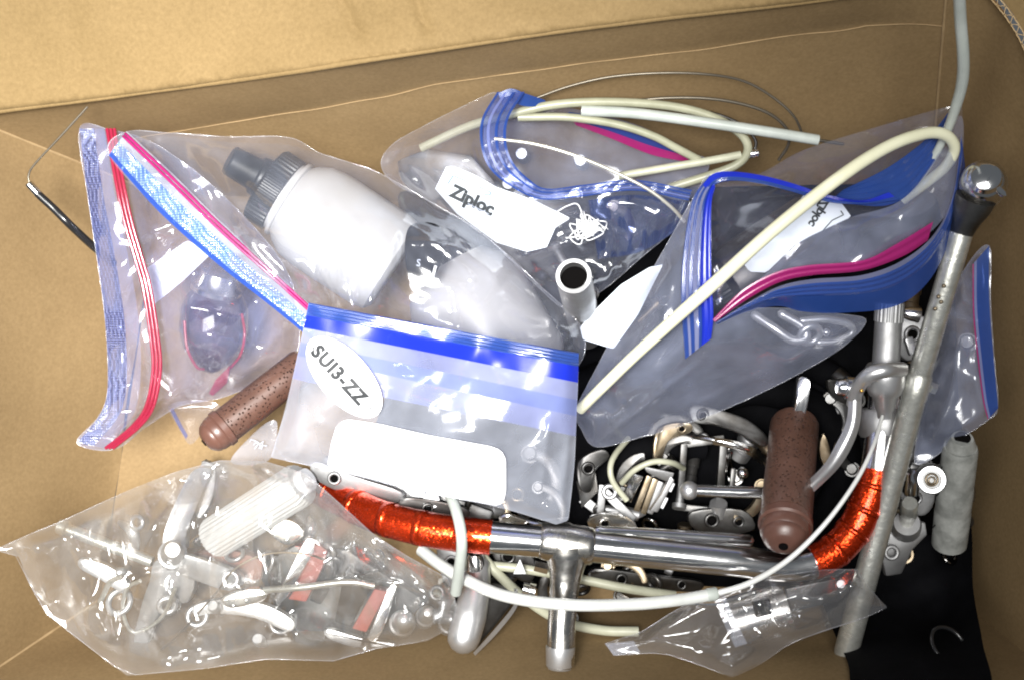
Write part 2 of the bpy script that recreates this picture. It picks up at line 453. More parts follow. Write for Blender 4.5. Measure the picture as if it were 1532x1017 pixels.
class Rbf:
    def __init__(s, pts, smooth=1e-3):
        p = np.asarray(pts, float); s.c = p[:, :2] / 100; n = len(p)
        A = s.k(np.linalg.norm(s.c[:, None] - s.c[None], axis=2)) + np.eye(n) * smooth
        Q = np.c_[np.ones(n), s.c]
        S = np.block([[A, Q], [Q.T, np.zeros((3, 3))]])
        s.w = np.linalg.lstsq(S, np.r_[p[:, 2], 0, 0, 0], rcond=None)[0]
    def k(s, r): return np.where(r > 1e-9, r * r * np.log(np.maximum(r, 1e-9)), 0)
    def __call__(s, p):
        q = p / 100
        return s.k(np.linalg.norm(q[:, None] - s.c[None], axis=2)) @ s.w[:-3] + np.c_[np.ones(len(q)), q] @ s.w[-3:]
def vnoise(p, sc_, seed):
    return np.array([mnoise.noise(Vector((a * sc_, b * sc_, seed * 7.31))) for a, b in p])

FOLD_ANGLE = {31: 115, 42: 42, 51: 30, 71: -40, 72: -30, 73: -30, 81: 75, 101: 60, 111: -20, 53: 15, 91: 10, 103: 60}   # main direction of the folds of each bag, degrees in the photo plane
class Film:
    """a sheet of film (or card) over a photo outline with heights, creases and crumples"""
    def __init__(s, outline, ctrl=(), creases=(), crumple=0.0, lam=(45, 130), seed=1, edge=30, smooth_out=True, step=4.2):
        s.seed = seed; s.step = step
        ang = FOLD_ANGLE.get(seed)
        o = np.asarray(outline, float)
        base = np.vstack([resample(np.vstack([o, o[:1]]), max(24, len(o) * 3))[:-1]] + ([np.asarray(ctrl, float)] if len(ctrl) else []))
        s.rbf = Rbf(base)
        if smooth_out:
            q = np.vstack([o[-1:], o, o[:2]])
            s.out = catmull(q, 8)[8:-8 - 1]
        else: s.out = np.vstack([o, o[:1]])[:-1]
        closed = np.vstack([s.out, s.out[:1]])
        L = np.linalg.norm(np.diff(closed[:, :2], axis=0), axis=1).sum()
        s.bd = resample(closed, max(12, int(L / step)))[:-1]
        s.creases = creases; s.crumple = crumple; s.edge = edge
        s.tris = None
        if crumple:
            # crumpled film: flat facets that meet in straight creases
            rg = np.random.RandomState(seed + 500); sp = .5 * (lam[0] + lam[1]) * .78
            lo, hi = s.bd[:, :2].min(0) - sp * 1.5, s.bd[:, :2].max(0) + sp * 1.5
            fp = np.array([(x, y) for y in np.arange(lo[1], hi[1], sp) for x in np.arange(lo[0], hi[0], sp)])
            fp = fp + rg.uniform(-.48, .48, fp.shape) * sp
            fz = rg.normal(0, 1, len(fp)) * sp * .00047 * .26 * crumple
            rr = delaunay_2d_cdt([Vector(a) for a in fp], [], [], 0, 1e-5)
            orig = [o_[0] for o_ in rr[3]]
            fp2 = np.array([tuple(v) for v in rr[0]]); fz2 = fz[orig]
            s.tris = [(fp2[list(t)], fz2[list(t)]) for t in rr[2]]
        rnd = random.Random(seed)
        s.waves = []
        for i in range(7):
            th = (rnd.uniform(0, math.pi) if ang is None or i == 6 else math.radians(ang + 90) + rnd.gauss(0, .22)); la = rnd.uniform(lam[0] * .9, lam[1] * 1.5)
            s.waves.append((math.cos(th), math.sin(th), la, rnd.uniform(0, 10), rnd.uniform(.6, 1.2)))
    def h(s, p):
        p = np.asarray(p, float)[:, :2]
        z = s.rbf(p)
        d, _ = seg_dist(p, s.bd, True)
        mask = np.clip(d / s.edge, 0, 1); mask = mask * mask * (3 - 2 * mask)
        if s.crumple:
            n1 = vnoise(p, 1 / 190, s.seed); n2 = vnoise(p, 1 / 130, s.seed + 11)
            add = np.zeros(len(p))
            for i, (cx, cy, la, ph, am) in enumerate(s.waves):
                t = (p[:, 0] * cx + p[:, 1] * cy) / la + ph + 1.3 * (n1 if i % 2 else n2)
                q_ = (t % 1) * 2 - 1; tri = np.sqrt(q_ * q_ + .012)
                msk = np.clip(.4 + 2.2 * (n2 if i % 2 else n1) * (1 if i % 3 else -1), 0, 1)
                add += am * tri * la * .00047 * msk
            fac = np.zeros(len(p))
            for tp_, tz in s.tris:
                (ax, ay), (bx, by), (cx, cy) = tp_
                den = (by - cy) * (ax - cx) + (cx - bx) * (ay - cy)
                if abs(den) < 1e-9: continue
                box_ = (p[:, 0] >= min(ax, bx, cx) - .01) & (p[:, 0] <= max(ax, bx, cx) + .01) & (p[:, 1] >= min(ay, by, cy) - .01) & (p[:, 1] <= max(ay, by, cy) + .01)
                ix = np.nonzero(box_)[0]
                if not len(ix): continue
                q = p[ix]
                l1 = ((by - cy) * (q[:, 0] - cx) + (cx - bx) * (q[:, 1] - cy)) / den
                l2 = ((cy - ay) * (q[:, 0] - cx) + (ax - cx) * (q[:, 1] - cy)) / den
                l3 = 1 - l1 - l2; ok = (l1 >= -1e-6) & (l2 >= -1e-6) & (l3 >= -1e-6)
                fac[ix[ok]] = (l1 * tz[0] + l2 * tz[1] + l3 * tz[2])[ok]
            z = z + fac * (.2 + .8 * mask)
            z = z + .16 * s.crumple * add * (.25 + .75 * mask)
        for cr in s.creases:
            poly, amp, wd = cr[:3]
            poly = catmull(np.c_[np.asarray(poly, float), np.zeros(len(poly))], 6)
            d, t = seg_dist(p, poly, False)
            tp = np.clip(np.minimum(t, 1 - t) * 6 + .15, 0, 1)
            z = z + .38 * amp * np.exp(-(d / (wd * .80)) ** 2) * tp * np.clip(mask * 2 + .2, 0, 1)
        return z
    def build(s, name, mat, parent, dz=0.0, clip=None, zmin=None):
        bd = s.bd[:, :2]; st = s.step
        lo, hi = bd.min(0), bd.max(0); rnd = np.random.RandomState(s.seed)
        xs = np.arange(lo[0], hi[0], st); ys = np.arange(lo[1], hi[1], st * .87)
        g = np.array([(x + (st / 2 if j % 2 else 0), y) for j, y in enumerate(ys) for x in xs])
        g += rnd.uniform(-.22, .22, g.shape) * st
        g = g[inside(g, bd)]
        d, _ = seg_dist(g, bd, True); g = g[d > st * .55]
        allp = np.vstack([bd, g]); n = len(bd)
        r = delaunay_2d_cdt([Vector(a) for a in allp], [(i, (i + 1) % n) for i in range(n)], [], 1, 1e-4)
        p = np.array([tuple(v) for v in r[0]]); F = r[2]
        z = s.h(p) + dz
        if zmin is not None: z = np.maximum(z, zmin)
        return link(name, PP(np.c_[p, z]), F, mat, parent)
    def seam(s, name, parent, r=1.2, mat='seam', a=0.0, b=1.0, dz=0.0):
        c = np.vstack([s.out, s.out[:1]]); c = resample(c, max(30, int(len(c) * 2)))
        i0, i1 = int(a * (len(c) - 1)), int(b * (len(c) - 1)); c = c[i0:i1 + 1]
        z = s.h(c) + dz
        V, F = sweep(PP(np.c_[c[:, :2], z]), [px(max(.15, r * (.32 + .5 * mnoise.noise(Vector((i * .21, s.seed, 0))))), .15) for i in range(len(c))], 6)
        return link(name, V, F, mat, parent)

def ribbon(name, A, B, mat, parent, f0=0.0, f1=1.0, n=48, m=4, ridge=0.0, ridges=4, dz=0.0, wob=0.0):
    """strip between two photo polylines that carry heights"""
    a = resample(catmull(A, 8), n); b = resample(catmull(B, 8), n)
    V, F = [], []
    m = max(m, ridges * 4 if ridge else m)
    for i in range(n):
        for k in range(m + 1):
            f = f0 + (f1 - f0) * k / m
            p = a[i] * (1 - f) + b[i] * f
            z = p[2] + dz + (ridge * (.5 - .5 * math.cos(2 * math.pi * ridges * k / m)) if ridge else 0)
            if wob: z += wob * mnoise.noise(Vector((i * .35, k * .05, len(name))))
            V.append(P(p[0], p[1], z))
    for i in range(n - 1):
        for k in range(m):
            F.append((i * (m + 1) + k, i * (m + 1) + k + 1, (i + 1) * (m + 1) + k + 1, (i + 1) * (m + 1) + k))
    return link(name, V, F, mat, parent)

def lettering(text, org, dirv, size, film, mat, parent, mirror=False, dz=.0012, spacing=1.0, bold=0.0, name='lettering'):
    cu = bpy.data.curves.new('t', 'FONT'); cu.body = text; cu.size = 1.0; cu.space_character = spacing; cu.offset = bold
    cu.resolution_u = 3
    o = bpy.data.objects.new('t', cu); COL.objects.link(o)
    dg = bpy.context.evaluated_depsgraph_get(); me = bpy.data.meshes.new_from_object(o.evaluated_get(dg))
    bpy.data.objects.remove(o); bpy.data.curves.remove(cu)
    bm = bmesh.new(); bm.from_mesh(me)
    bmesh.ops.triangulate(bm, faces=bm.faces[:])
    bmesh.ops.subdivide_edges(bm, edges=[e for e in bm.edges if e.calc_length() > .25], cuts=1)
    d = np.array(dirv, float); d /= np.linalg.norm(d); up = np.array([d[1], -d[0]])
    if mirror: up = -up
    co = np.array([tuple(v.co) for v in bm.verts])
    p = np.array(org) + co[:, :1] * size * d + co[:, 1:2] * size * up
    z = film.h(p) + dz
    for v, q in zip(bm.verts, PP(np.c_[p, z])): v.co = q
    bpy.data.meshes.remove(me)
    return link_bm(name, bm, mat, parent, smooth=False)

# ------------------------------------------------------------------ the cardboard box
ZT = .212; ZL = .135
box = thing('cardboard_box', 'open brown corrugated cardboard box holding all the parts', 'box', (766, 560, 0))
def wall(name, bot, top, mat, bulge=None, nu=70, nv=26, cz=1.0):
    a = resample(catmull(bot, 8), nu); b = resample(catmull(top, 8), nu)
    A, B = PP(a), PP(b); V, F = [], []
    for i in range(nu):
        u = i / (nu - 1)
        for k in range(nv):
            v = k / (nv - 1); p = A[i] * (1 - v) + B[i] * v; p = np.array([p[0], p[1], B[i][2] * v ** (cz(u) if callable(cz) else cz)])
            if bulge is not None: p = p + np.array(bulge(u, v)) * min(1, 12 * u, 12 * (1 - u))
            V.append(p)
    for i in range(nu - 1):
        for k in range(nv - 1):
            F.append((i * nv + k, (i + 1) * nv + k, (i + 1) * nv + k + 1, i * nv + k + 1))
    return link(name, V, F, mat, box)
def wob(u, v, s): return .0018 * mnoise.noise(Vector((u * 5, v * 2, s)))
wall('floor', [(240, 292, 0), (1390, 298, 0)], [(150, 895, 0), (1444, 905, 0)], 'card_in', lambda u, v: (0, 0, wob(u * 2, v * 4, 9) - .0005))
crv = lambda u: np.interp(u, [0, .1, .2, .45, .8, 1], [.48, .56, .62, .74, .80, .83])
def back_bulge(u, v):
    c = crv(u); t = v / c if v < c else (1 - v) / (1 - c)
    return (0, .009 * max(0, t) + wob(u, v, 3) * 2, 0)
wall('wall', [(240, 292, 0), (500, 300, 0), (1000, 300, 0), (1390, 298, 0)],
     [(-58, 172, ZL), (0, 162, ZL + .006), (300, 124, ZL + .03), (600, 80, ZT), (850, 42, ZT), (1000, 24, ZT), (1200, 1, ZT), (1417, -28, ZT)], 'card_in', back_bulge, 110, 40, cz=lambda u: 1.25 - .25 * min(1, u * 6))
wall('wall', [(150, 895, 0), (195, 580, 0), (240, 292, 0)], [(-95, 1060, ZL), (-75, 560, ZL), (-58, 172, ZL)], 'card_in', lambda u, v: (wob(u, v, 5) * 2, 0, 0), cz=1.25)
wall('wall', [(150, 895, 0), (760, 896, 0), (1444, 905, 0)], [(-95, 1060, ZL), (760, 1054, .17), (1650, 1070, ZT)], 'card_in', lambda u, v: (0, wob(u, v, 6) * 2.5, 0), cz=lambda u: 1.25 - .25 * max(0, u * 1.5 - .5))
wall('wall', [(1390, 298, 0), (1402, 350, 0), (1420, 480, 0), (1434, 700, 0), (1444, 905, 0)],
     [(1417, -28, ZT), (1487, -4, ZT), (1530, 62, ZT), (1600, 220, ZT), (1640, 560, ZT), (1650, 1070, ZT)], 'card_in', lambda u, v: (wob(u, v, 8) * 2, 0, 0))
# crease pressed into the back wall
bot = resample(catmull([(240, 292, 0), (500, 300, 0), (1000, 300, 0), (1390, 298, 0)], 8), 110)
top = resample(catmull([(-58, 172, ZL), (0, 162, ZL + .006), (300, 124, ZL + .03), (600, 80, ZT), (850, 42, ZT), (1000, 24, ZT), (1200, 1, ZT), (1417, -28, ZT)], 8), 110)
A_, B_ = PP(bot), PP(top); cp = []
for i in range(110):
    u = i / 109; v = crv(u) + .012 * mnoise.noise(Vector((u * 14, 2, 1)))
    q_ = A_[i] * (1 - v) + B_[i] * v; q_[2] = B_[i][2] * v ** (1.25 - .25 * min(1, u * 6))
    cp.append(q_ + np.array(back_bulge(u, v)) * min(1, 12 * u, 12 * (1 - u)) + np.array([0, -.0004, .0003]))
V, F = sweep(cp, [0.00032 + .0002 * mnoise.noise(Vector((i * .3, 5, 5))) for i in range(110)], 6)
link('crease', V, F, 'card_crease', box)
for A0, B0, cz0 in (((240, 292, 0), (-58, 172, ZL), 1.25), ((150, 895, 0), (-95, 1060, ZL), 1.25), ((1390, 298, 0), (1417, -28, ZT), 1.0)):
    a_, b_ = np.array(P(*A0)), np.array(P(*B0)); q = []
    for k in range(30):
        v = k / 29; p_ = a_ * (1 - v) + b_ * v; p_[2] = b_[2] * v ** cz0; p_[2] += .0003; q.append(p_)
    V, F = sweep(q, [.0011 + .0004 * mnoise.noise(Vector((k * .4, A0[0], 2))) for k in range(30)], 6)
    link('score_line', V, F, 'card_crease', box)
# the far flap folded back
fold = [(-70, 176, ZL + .002), (0, 164, ZL + .008), (150, 146, ZL + .02), (300, 125, ZL + .032), (450, 104, ZL + .055), (600, 81, ZT + .002), (850, 43, ZT + .002), (1000, 25, ZT + .002), (1200, 2, ZT + .002), (1430, -28, ZT + .002)]
fl = Film(fold + [(1430, -160, ZT + .03), (1000, -160, ZT + .03), (500, -160, ZT + .04), (-70, -160, ZT + .05)][:1] + [(-70, -160, ZL + .04)],
          creases=[
                   ([(505, -30), (520, 20), (545, 62)], -.009, 12), ([(620, -20), (630, 20), (643, 52)], -.010, 11),
                   ([(100, -20), (110, 60), (130, 128)], -.0012, 16), ([(430, -20), (440, 30), (446, 60)], -.0012, 12), ([(800, -20), (812, 24)], -.0015, 10)],
          crumple=.02, lam=(160, 400), seed=5, edge=10, smooth_out=False, step=9)
f_o = fl.build('flap', 'card', box)
for off, rr in ((-1.5, 4.6),):
    lp_ = [(x, y - off - .8 * math.sin(x * .02), z - .0012) for x, y, z in fold]
    tube('fold_lip', lp_, [rr * (1 + .25 * math.sin(k * 1.7)) for k in range(12)], 'card', box, 10, 12)
so = f_o.modifiers.new('thickness', 'SOLIDIFY'); so.thickness = .004; so.offset = 0
# torn corrugated edge at the far right corner
ce = resample(catmull([(1468, -22, ZT + .003), (1490, 0, ZT + .003), (1512, 28, ZT + .003), (1532, 62, ZT + .003), (1562, 130, ZT + .003)], 8), 120)
nrm = np.gradient(ce[:, :2], axis=0); nrm = np.stack([-nrm[:, 1], nrm[:, 0]], 1); nrm /= np.linalg.norm(nrm, axis=1)[:, None]
for nm, off, wv in (('liner', -5, 0), ('flute', 0, 4.2), ('liner', 5, 0)):
    V, F = [], []
    for i in range(len(ce)):
        o_ = off + wv * math.sin(i * .55) + .8 * mnoise.noise(Vector((i * .3, off, 0)))
        for dd, zz in ((-.9, 0), (.9, 0), (.9, -.012), (-.9, -.012)):
            q = ce[i, :2] + nrm[i] * (o_ + dd); V.append(P(q[0], q[1], ce[i, 2] + zz))
    for i in range(len(ce) - 1):
        for k in range(4):
            F.append((i * 4 + k, i * 4 + (k + 1) % 4, (i + 1) * 4 + (k + 1) % 4, (i + 1) * 4 + k))
    link(nm, V, F, 'card_edge', box)
# the near part of that flap beyond the torn edge
link('flap', [P(1500, -60, ZT), P(1590, -60, ZT), P(1640, 200, ZT), P(1620, 250, ZT), P(1570, 130, ZT), P(1538, 58, ZT), P(1516, 22, ZT), P(1496, -4, ZT)], [(0, 1, 2, 3, 4, 5, 6, 7)], 'card', box)

# ------------------------------------------------------------------ low clutter in the dark bottom of the box
t = tag(tube('rubber_tube', [(600, 700, .02), (760, 640, .025), (900, 560, .03), (1080, 530, .03), (1240, 560, .03), (1290, 660, .03), (1240, 780, .025), (1100, 820, .02), (960, 800, .02), (900, 740, .025), (920, 690, .035), (980, 668, .04), (1050, 668, .03)], 21, 'black', seg=18),
        'long black rubber tube coiled on the box floor beneath the pedals', 'rubber tube')
t = tag(tube('rubber_tube', [(1050, 600, .02), (1130, 580, .03), (1200, 600, .03), (1255, 650, .035), (1262, 720, .03), (1225, 790, .02)], 26, 'black', seg=18),
        'short thick black rubber hose bent in the shadow right of the upright grip', 'rubber tube')
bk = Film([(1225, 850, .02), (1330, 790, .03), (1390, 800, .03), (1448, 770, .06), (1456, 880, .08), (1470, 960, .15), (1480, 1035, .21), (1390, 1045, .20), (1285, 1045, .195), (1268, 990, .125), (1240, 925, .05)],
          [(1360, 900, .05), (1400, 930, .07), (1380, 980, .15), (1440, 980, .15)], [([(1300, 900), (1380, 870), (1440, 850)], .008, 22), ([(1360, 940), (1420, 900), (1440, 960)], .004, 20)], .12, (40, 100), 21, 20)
bs = thing('shade_sheet', 'black sheet added as deep shade in the near right corner of the box', 'shade sheet', (1370, 900, .02))  # added dark sheet: the corner's deep shade is put into its colour
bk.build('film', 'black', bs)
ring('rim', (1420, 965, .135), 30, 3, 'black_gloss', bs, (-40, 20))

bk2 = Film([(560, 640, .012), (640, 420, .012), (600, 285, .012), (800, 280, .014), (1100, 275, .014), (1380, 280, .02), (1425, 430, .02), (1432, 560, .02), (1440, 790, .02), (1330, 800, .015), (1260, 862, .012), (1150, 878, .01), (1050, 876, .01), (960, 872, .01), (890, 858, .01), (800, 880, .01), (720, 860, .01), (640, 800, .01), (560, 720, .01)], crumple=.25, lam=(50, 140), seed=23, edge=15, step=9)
bs2 = thing('shade_sheet', 'large black sheet added as shade over the box floor beneath pedals and bags', 'shade sheet', (1100, 640, .005))  # added dark sheet: shade between and under the parts, put into colour
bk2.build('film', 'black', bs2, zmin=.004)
# rat-trap pedal with its cage and slats
pd = thing('bicycle_pedal', 'small alloy cage pedal with brown slats above the chrome handlebar', 'pedal', (970, 735, .03))
prism('end_plate', [(963, 697, .075), (1009, 707, .075), (1003, 722, .072), (988, 716, .072), (968, 706, .074)], .004, 'alloy_dull', pd)
prism('cage_side', [(1003, 712, .074), (1009, 718, .074), (984, 766, .066), (972, 764, .066), (990, 738, .07)], .010, 'alloy_dull', pd)
prism('cage_side', [(948, 708, .07), (963, 712, .07), (944, 752, .062), (932, 740, .062)], .008, 'chrome', pd)
for i, (c0, c1, mm) in enumerate((((972, 712), (952, 764), 'bronze'), ((981, 716), (962, 768), 'bronze'), ((989, 720), (972, 768), 'alloy_dull'))):
    bar('slat', (c0[0], c0[1], .060), (c1[0], c1[1], .054), 9, .003, mm, pd)
bar('reflector', (1008, 722, .07), (1002, 735, .068), 5, .004, 'paper', pd); bar('reflector', (998, 744, .068), (990, 760, .066), 5, .004, 'paper', pd)
rev('axle', (955, 770, .05), (900, 760, .05), [(0, 0), (0, 9), (.4, 10), (.7, 7), (1, 6), (1, 0)], 'alloy_dull', pd)
# dark pedal
p2 = thing('bicycle_pedal', 'dark cage pedal with a bright curved strap left of the upright grip', 'pedal', (1075, 700, .03))
tube('strap', [(1020, 650, .05), (1055, 655, .065), (1085, 661, .07), (1112, 669, .07), (1138, 683, .062), (1150, 700, .05)], 4, 'chrome', p2)
ribbon('toe_clip', [(1070, 654, .072), (1100, 659, .074), (1125, 668, .072), (1147, 682, .064)], [(1066, 664, .068), (1098, 671, .070), (1120, 680, .068), (1140, 695, .060)], 'chrome', p2)
bar('cage_bar', (1083, 664, .062), (1077, 745, .055), 11, .006, 'dark_metal', p2)
bar('cage_bar', (1024, 664, .06), (1017, 760, .052), 10, .006, 'dark_metal', p2)
bar('cage_bar', (1098, 700, .05), (1094, 740, .05), 7, .005, 'dark_metal', p2)
bar('cage_bar', (1015, 758, .05), (1110, 768, .05), 10, .006, 'dark_metal', p2)
bar('cage_bar', (1022, 664, .058), (1084, 656, .06), 12, .006, 'dark_metal', p2)
ball('bolt', (1111, 707, .055), 9, 'chrome', p2)
rev('axle', (1075, 752, .06), (1073, 785, .05), [(0, 0), (0, 13), (.5, 14), (.55, 10), (1, 10), (1, 0)], 'alloy', p2)
# alloy bracket arms near the stem
br = thing('chainring_spider', 'dull alloy spider arms above the stem clamp', 'bike part', (915, 750, .03))
for a, b, wd in (((905, 735, .06), (948, 778, .06), 13), ((902, 725, .062), (896, 792, .055), 11), ((900, 770, .05), (950, 786, .055), 10), ((870, 745, .05), (905, 772, .05), 14), ((945, 775, .055), (965, 765, .05), 10)):
    bar('arm', a, b, wd, .006, 'alloy_dull', br)
ring('boss', (912, 735, .064), 9, 3.5, 'alloy', br)
prism('tooth_plate', [(862, 720, .05), (890, 700, .055), (895, 735, .055), (870, 760, .05)], .005, 'dark_metal', br)
# thin cream cables hooked round the pedal
tag(tube('brake_cable', [(940, 655, .06), (920, 680, .075), (913, 700, .08), (918, 722, .08), (938, 748, .078)], 4.5, 'dull_cream'), 'thin cream cable hooked in a C shape left of the small pedal', 'cable')
tag(tube('brake_cable', [(930, 722, .07), (950, 702, .08), (978, 690, .082), (1006, 692, .078), (1022, 700, .06)], 4.5, 'dull_cream'), 'thin cream cable arching over the small cage pedal', 'cable')

# dark metal clutter showing under the front bag
cl = thing('brake_caliper', 'dark caliper arms half hidden under the front zip bag', 'brake caliper', (600, 740, .03))
for a, b, wd, mm in (((480, 690, .07), (560, 745, .07), 22, 'dark_metal'), ((540, 720, .08), (660, 745, .08), 26, 'alloy_dull'), ((620, 730, .09), (640, 775, .09), 24, 'alloy'), ((650, 745, .085), (735, 775, .085), 22, 'dark_metal'), ((560, 735, .09), (600, 770, .09), 16, 'chrome_worn')):
    bar('arm', a, b, wd, .010, mm, cl, .002)
rev('pivot', (645, 748, .105), (648, 760, .06), [(0, 0), (0, 12), (.3, 14), (1, 14), (1, 0)], 'alloy', cl)
for i in range(5):
    bar('spring_coil', (755 + i * 16, 770 + i * 3, .085), (751 + i * 16, 790 + i * 3, .08), 8, .008, 'alloy_dull', cl, .002)
# small clutter behind the bottles
gw = thing('gear_block', 'dark toothed gear block lying under the upper zip bag', 'gear block', (760, 330, .05))
for i in range(6):
    bar('tooth_plate', (612 + i * 16, 240 + i * 9, .075), (640 + i * 16, 262 + i * 10, .075), 6, .012, 'dark_metal' if i % 2 else 'alloy_dull', gw, .001)
prism('body', [(592, 240, .075), (640, 222, .08), (705, 232, .085), (745, 275, .085), (725, 345, .08), (650, 312, .075), (600, 270, .07)], .03, 'dark_metal', gw, .004)
prism('body', [(735, 268, .085), (800, 285, .085), (900, 300, .08), (905, 345, .08), (800, 395, .075), (700, 340, .075)], .05, 'black_gloss', gw, .004)
rev('knob', (905, 322, .115), (905, 375, .08), [(0, 0), (0, 14), (.1, 17), (.9, 17), (1, 12), (1, 0)], 'dark_metal', gw)
for (x, y) in ((760, 275), (790, 282), (780, 230), (868, 240)):
    rev('stud', (x, y, .105), (x + 3, y + 6, .07), [(0, 0), (0, 8), (.2, 10), (1, 10), (1, 0)], 'alloy_dull', gw)

# ------------------------------------------------------------------ handlebar, stem
hb = thing('handlebar', 'chrome bicycle handlebar with sparkling orange tape across the near side', 'handlebar', (900, 810, .10))
bpath = catmull([(474, 726, .07), (515, 748, .09), (575, 775, .112), (650, 793, .126), (735, 803, .13), (900, 818, .13), (1080, 836, .13), (1180, 846, .128), (1235, 832, .126), (1275, 795, .124), (1300, 745, .124), (1313, 695, .122), (1320, 640, .12), (1324, 590, .115)], 12)
def sub(a, b): return bpath[int(a):int(b) + 1]
def bartube(name, pts, r, mat, n=1):
    V, F = sweep(PP(pts), [px(r, .13)], 28); o = link(name, V, F, mat, hb); o.data.set_sharp_from_angle(angle=math.radians(50)); return o
bartube('bar', bpath, 23.8, 'chrome')
bartube('tape', sub(0, 48), 26.5, 'orange')
bartube('tape', resample(sub(7.6 * 12, 10.9 * 12), 60), 26, 'orange')
# overlapping turns of the tape
for s0, s1, n in ((2, 46, 5), (95, 128, 4)):
    for k in range(n):
        i = int(s0 + (s1 - s0) * (k + .5) / n); a, b = bpath[i], bpath[i + 2]
        V, F = sweep(PP(np.array([a, b])), [px(27.2, .13)], 28); link('tape_turn', V, F, 'orange', hb)
st = thing('quill_stem', 'chrome quill stem clamped on the handlebar, pointing to the near wall', 'stem', (842, 900, .12))
rev('clamp', (808, 808, .13), (888, 817, .13), [(0, 0), (0, 25), (.03, 27), (.12, 28.5), (.5, 30), (.88, 28.5), (.97, 27), (1, 25), (1, 0)], 'chrome_worn', st, 40)
neck = np.array([(848, 815, .130), (848, 838, .130), (846, 862, .131), (844, 885, .132), (842, 910, .133), (840, 940, .134), (839, 975, .135), (838, 996, .135)])
V, F = sweep(PP(resample(catmull(neck, 6), 40)), [px(r, .13) for r in (33, 32, 29, 25, 22.5, 21.5, 21, 21, 21, 21, 21, 21, 21, 20.5)], 28, True); o = link('quill', V, F, 'chrome_worn', st); o.data.set_sharp_from_angle(angle=math.radians(50))
rev('wedge', (838.5, 966, .1352), (837.5, 1000, .1355), [(0, 0), (0, 21.8), (.1, 22), (.85, 20.5), (1, 17), (1, 0)], 'alloy', st)
rev('clamp_bolt', (800, 845, .10), (820, 850, .10), [(0, 0), (0, 9), (1, 9), (1, 0)], 'chrome', st, 6)
tag(tube('chrome_rod', [(896, 795, .125), (1000, 800, .12), (1120, 808, .115)], 9, 'chrome', dome=True), 'thin chrome rod lying along the far side of the handlebar', 'rod')
rod = thing('ball_end_rod', 'thin chrome rod with a ball end pointing at the upright grip', 'rod', (1080, 735, .08))
tube('shaft', [(1036, 733, .10), (1090, 735, .10), (1150, 737, .10)], 9, 'chrome', rod)
ball('ball_end', (1031, 733, .10), 14, 'alloy', rod)


# ------------------------------------------------------------------ loose hardware between the big parts
def washer(x, y, z, r, tilt, mat, label, grp):
    return tag(ring('washer', (x, y, z), r * .72, r * .24, mat, None, tilt, 22, 8), label, 'washer', grp)
def bolt(x, y, z, L, a, r, mat, label, grp):
    dx, dy = math.cos(a) * L, math.sin(a) * L
    return tag(rev('bolt', (x, y, z), (x + dx, y + dy, z - .006), [(0, 0), (0, r * 1.5), (.03, r * 1.75), (.22, r * 1.75), (.23, r), (.45, r), (.46, r * .9), (.97, r * .9), (1, r * .6), (1, 0)], mat, None, 12), label, 'bolt', grp)
def bracket(pts, z, th, mat, label, eyes=(), sm=4):
    t_ = thing('metal_bracket', label, 'bracket', (pts[0][0], pts[0][1], z - .01))
    prism('plate', [(x, y, z + (.004 * math.sin(k * 1.3))) for k, (x, y) in enumerate(pts)], th, mat, t_, .0018, sm)
    for (x, y, r) in eyes:
        ring('eyelet', (x, y, z + .002), r, r * .33, mat, t_, (8, 6), 24, 8)
        rev('eye_bolt', (x, y, z + .003), (x + 1, y + 2, z - .004), [(0, 0), (0, r * .55), (.2, r * .7), (1, r * .7), (1, 0)], 'hole', t_, 14)
    return t_
bracket([(1035, 605), (1075, 612), (1120, 628), (1150, 655), (1142, 668), (1105, 648), (1070, 636), (1036, 630)], .075, .009, 'dark_metal', 'curved dull bracket peeping out below the right zip bag', [(1052, 620, 8)])
bracket([(985, 640), (1030, 632), (1034, 646), (1000, 660), (990, 690), (978, 688)], .07, .008, 'bronze', 'hooked alloy bracket above the small cage pedal', [(1020, 640, 6)])
bracket([(865, 690), (900, 672), (912, 684), (890, 705), (884, 735), (868, 730)], .075, .010, 'dark_metal', 'short alloy bracket right beside the front bag corner', [(880, 700, 8)])
bracket([(880, 775), (925, 768), (955, 790), (930, 800), (890, 796)], .085, .010, 'chrome_worn', 'chrome bracket tucked behind the handlebar right of the stem', [(905, 783, 7)])
bracket([(1035, 765), (1110, 762), (1130, 790), (1090, 800), (1040, 792)], .06, .009, 'dark_metal', 'dark flat bracket behind the handlebar left of the upright grip', [(1065, 778, 9), (1105, 780, 7)])
bracket([(1195, 565), (1212, 570), (1208, 610), (1198, 640), (1184, 636), (1190, 600)], .10, .010, 'chrome', 'narrow chrome bracket standing just above the upright grip')
bracket([(735, 815), (775, 812), (800, 838), (795, 870), (765, 862), (745, 845)], .075, .010, 'dark_metal', 'dark bracket under the handlebar left of the stem', [(760, 832, 9)])
bracket([(655, 815), (690, 822), (700, 850), (680, 880), (660, 860)], .07, .010, 'alloy_dull', 'dull bracket between the clear bag and the orange bar', [(675, 840, 8)])
bracket([(890, 850), (990, 862), (1050, 870), (1040, 885), (960, 880), (890, 870)], .05, .010, 'dark_metal', 'long dark bracket lying under the handlebar right of the stem', [(930, 866, 7), (1020, 874, 6)])
bracket([(1345, 600), (1372, 596), (1378, 640), (1368, 690), (1350, 688), (1350, 640)], .09, .010, 'dark_metal', 'dark upright bracket right of the wrench shaft', [(1362, 660, 8)])
bracket([(1345, 470), (1392, 480), (1385, 520), (1360, 540), (1342, 520)], .085, .010, 'alloy_dull', 'broad dull bracket behind the upper wrench shaft', [(1365, 500, 10)])
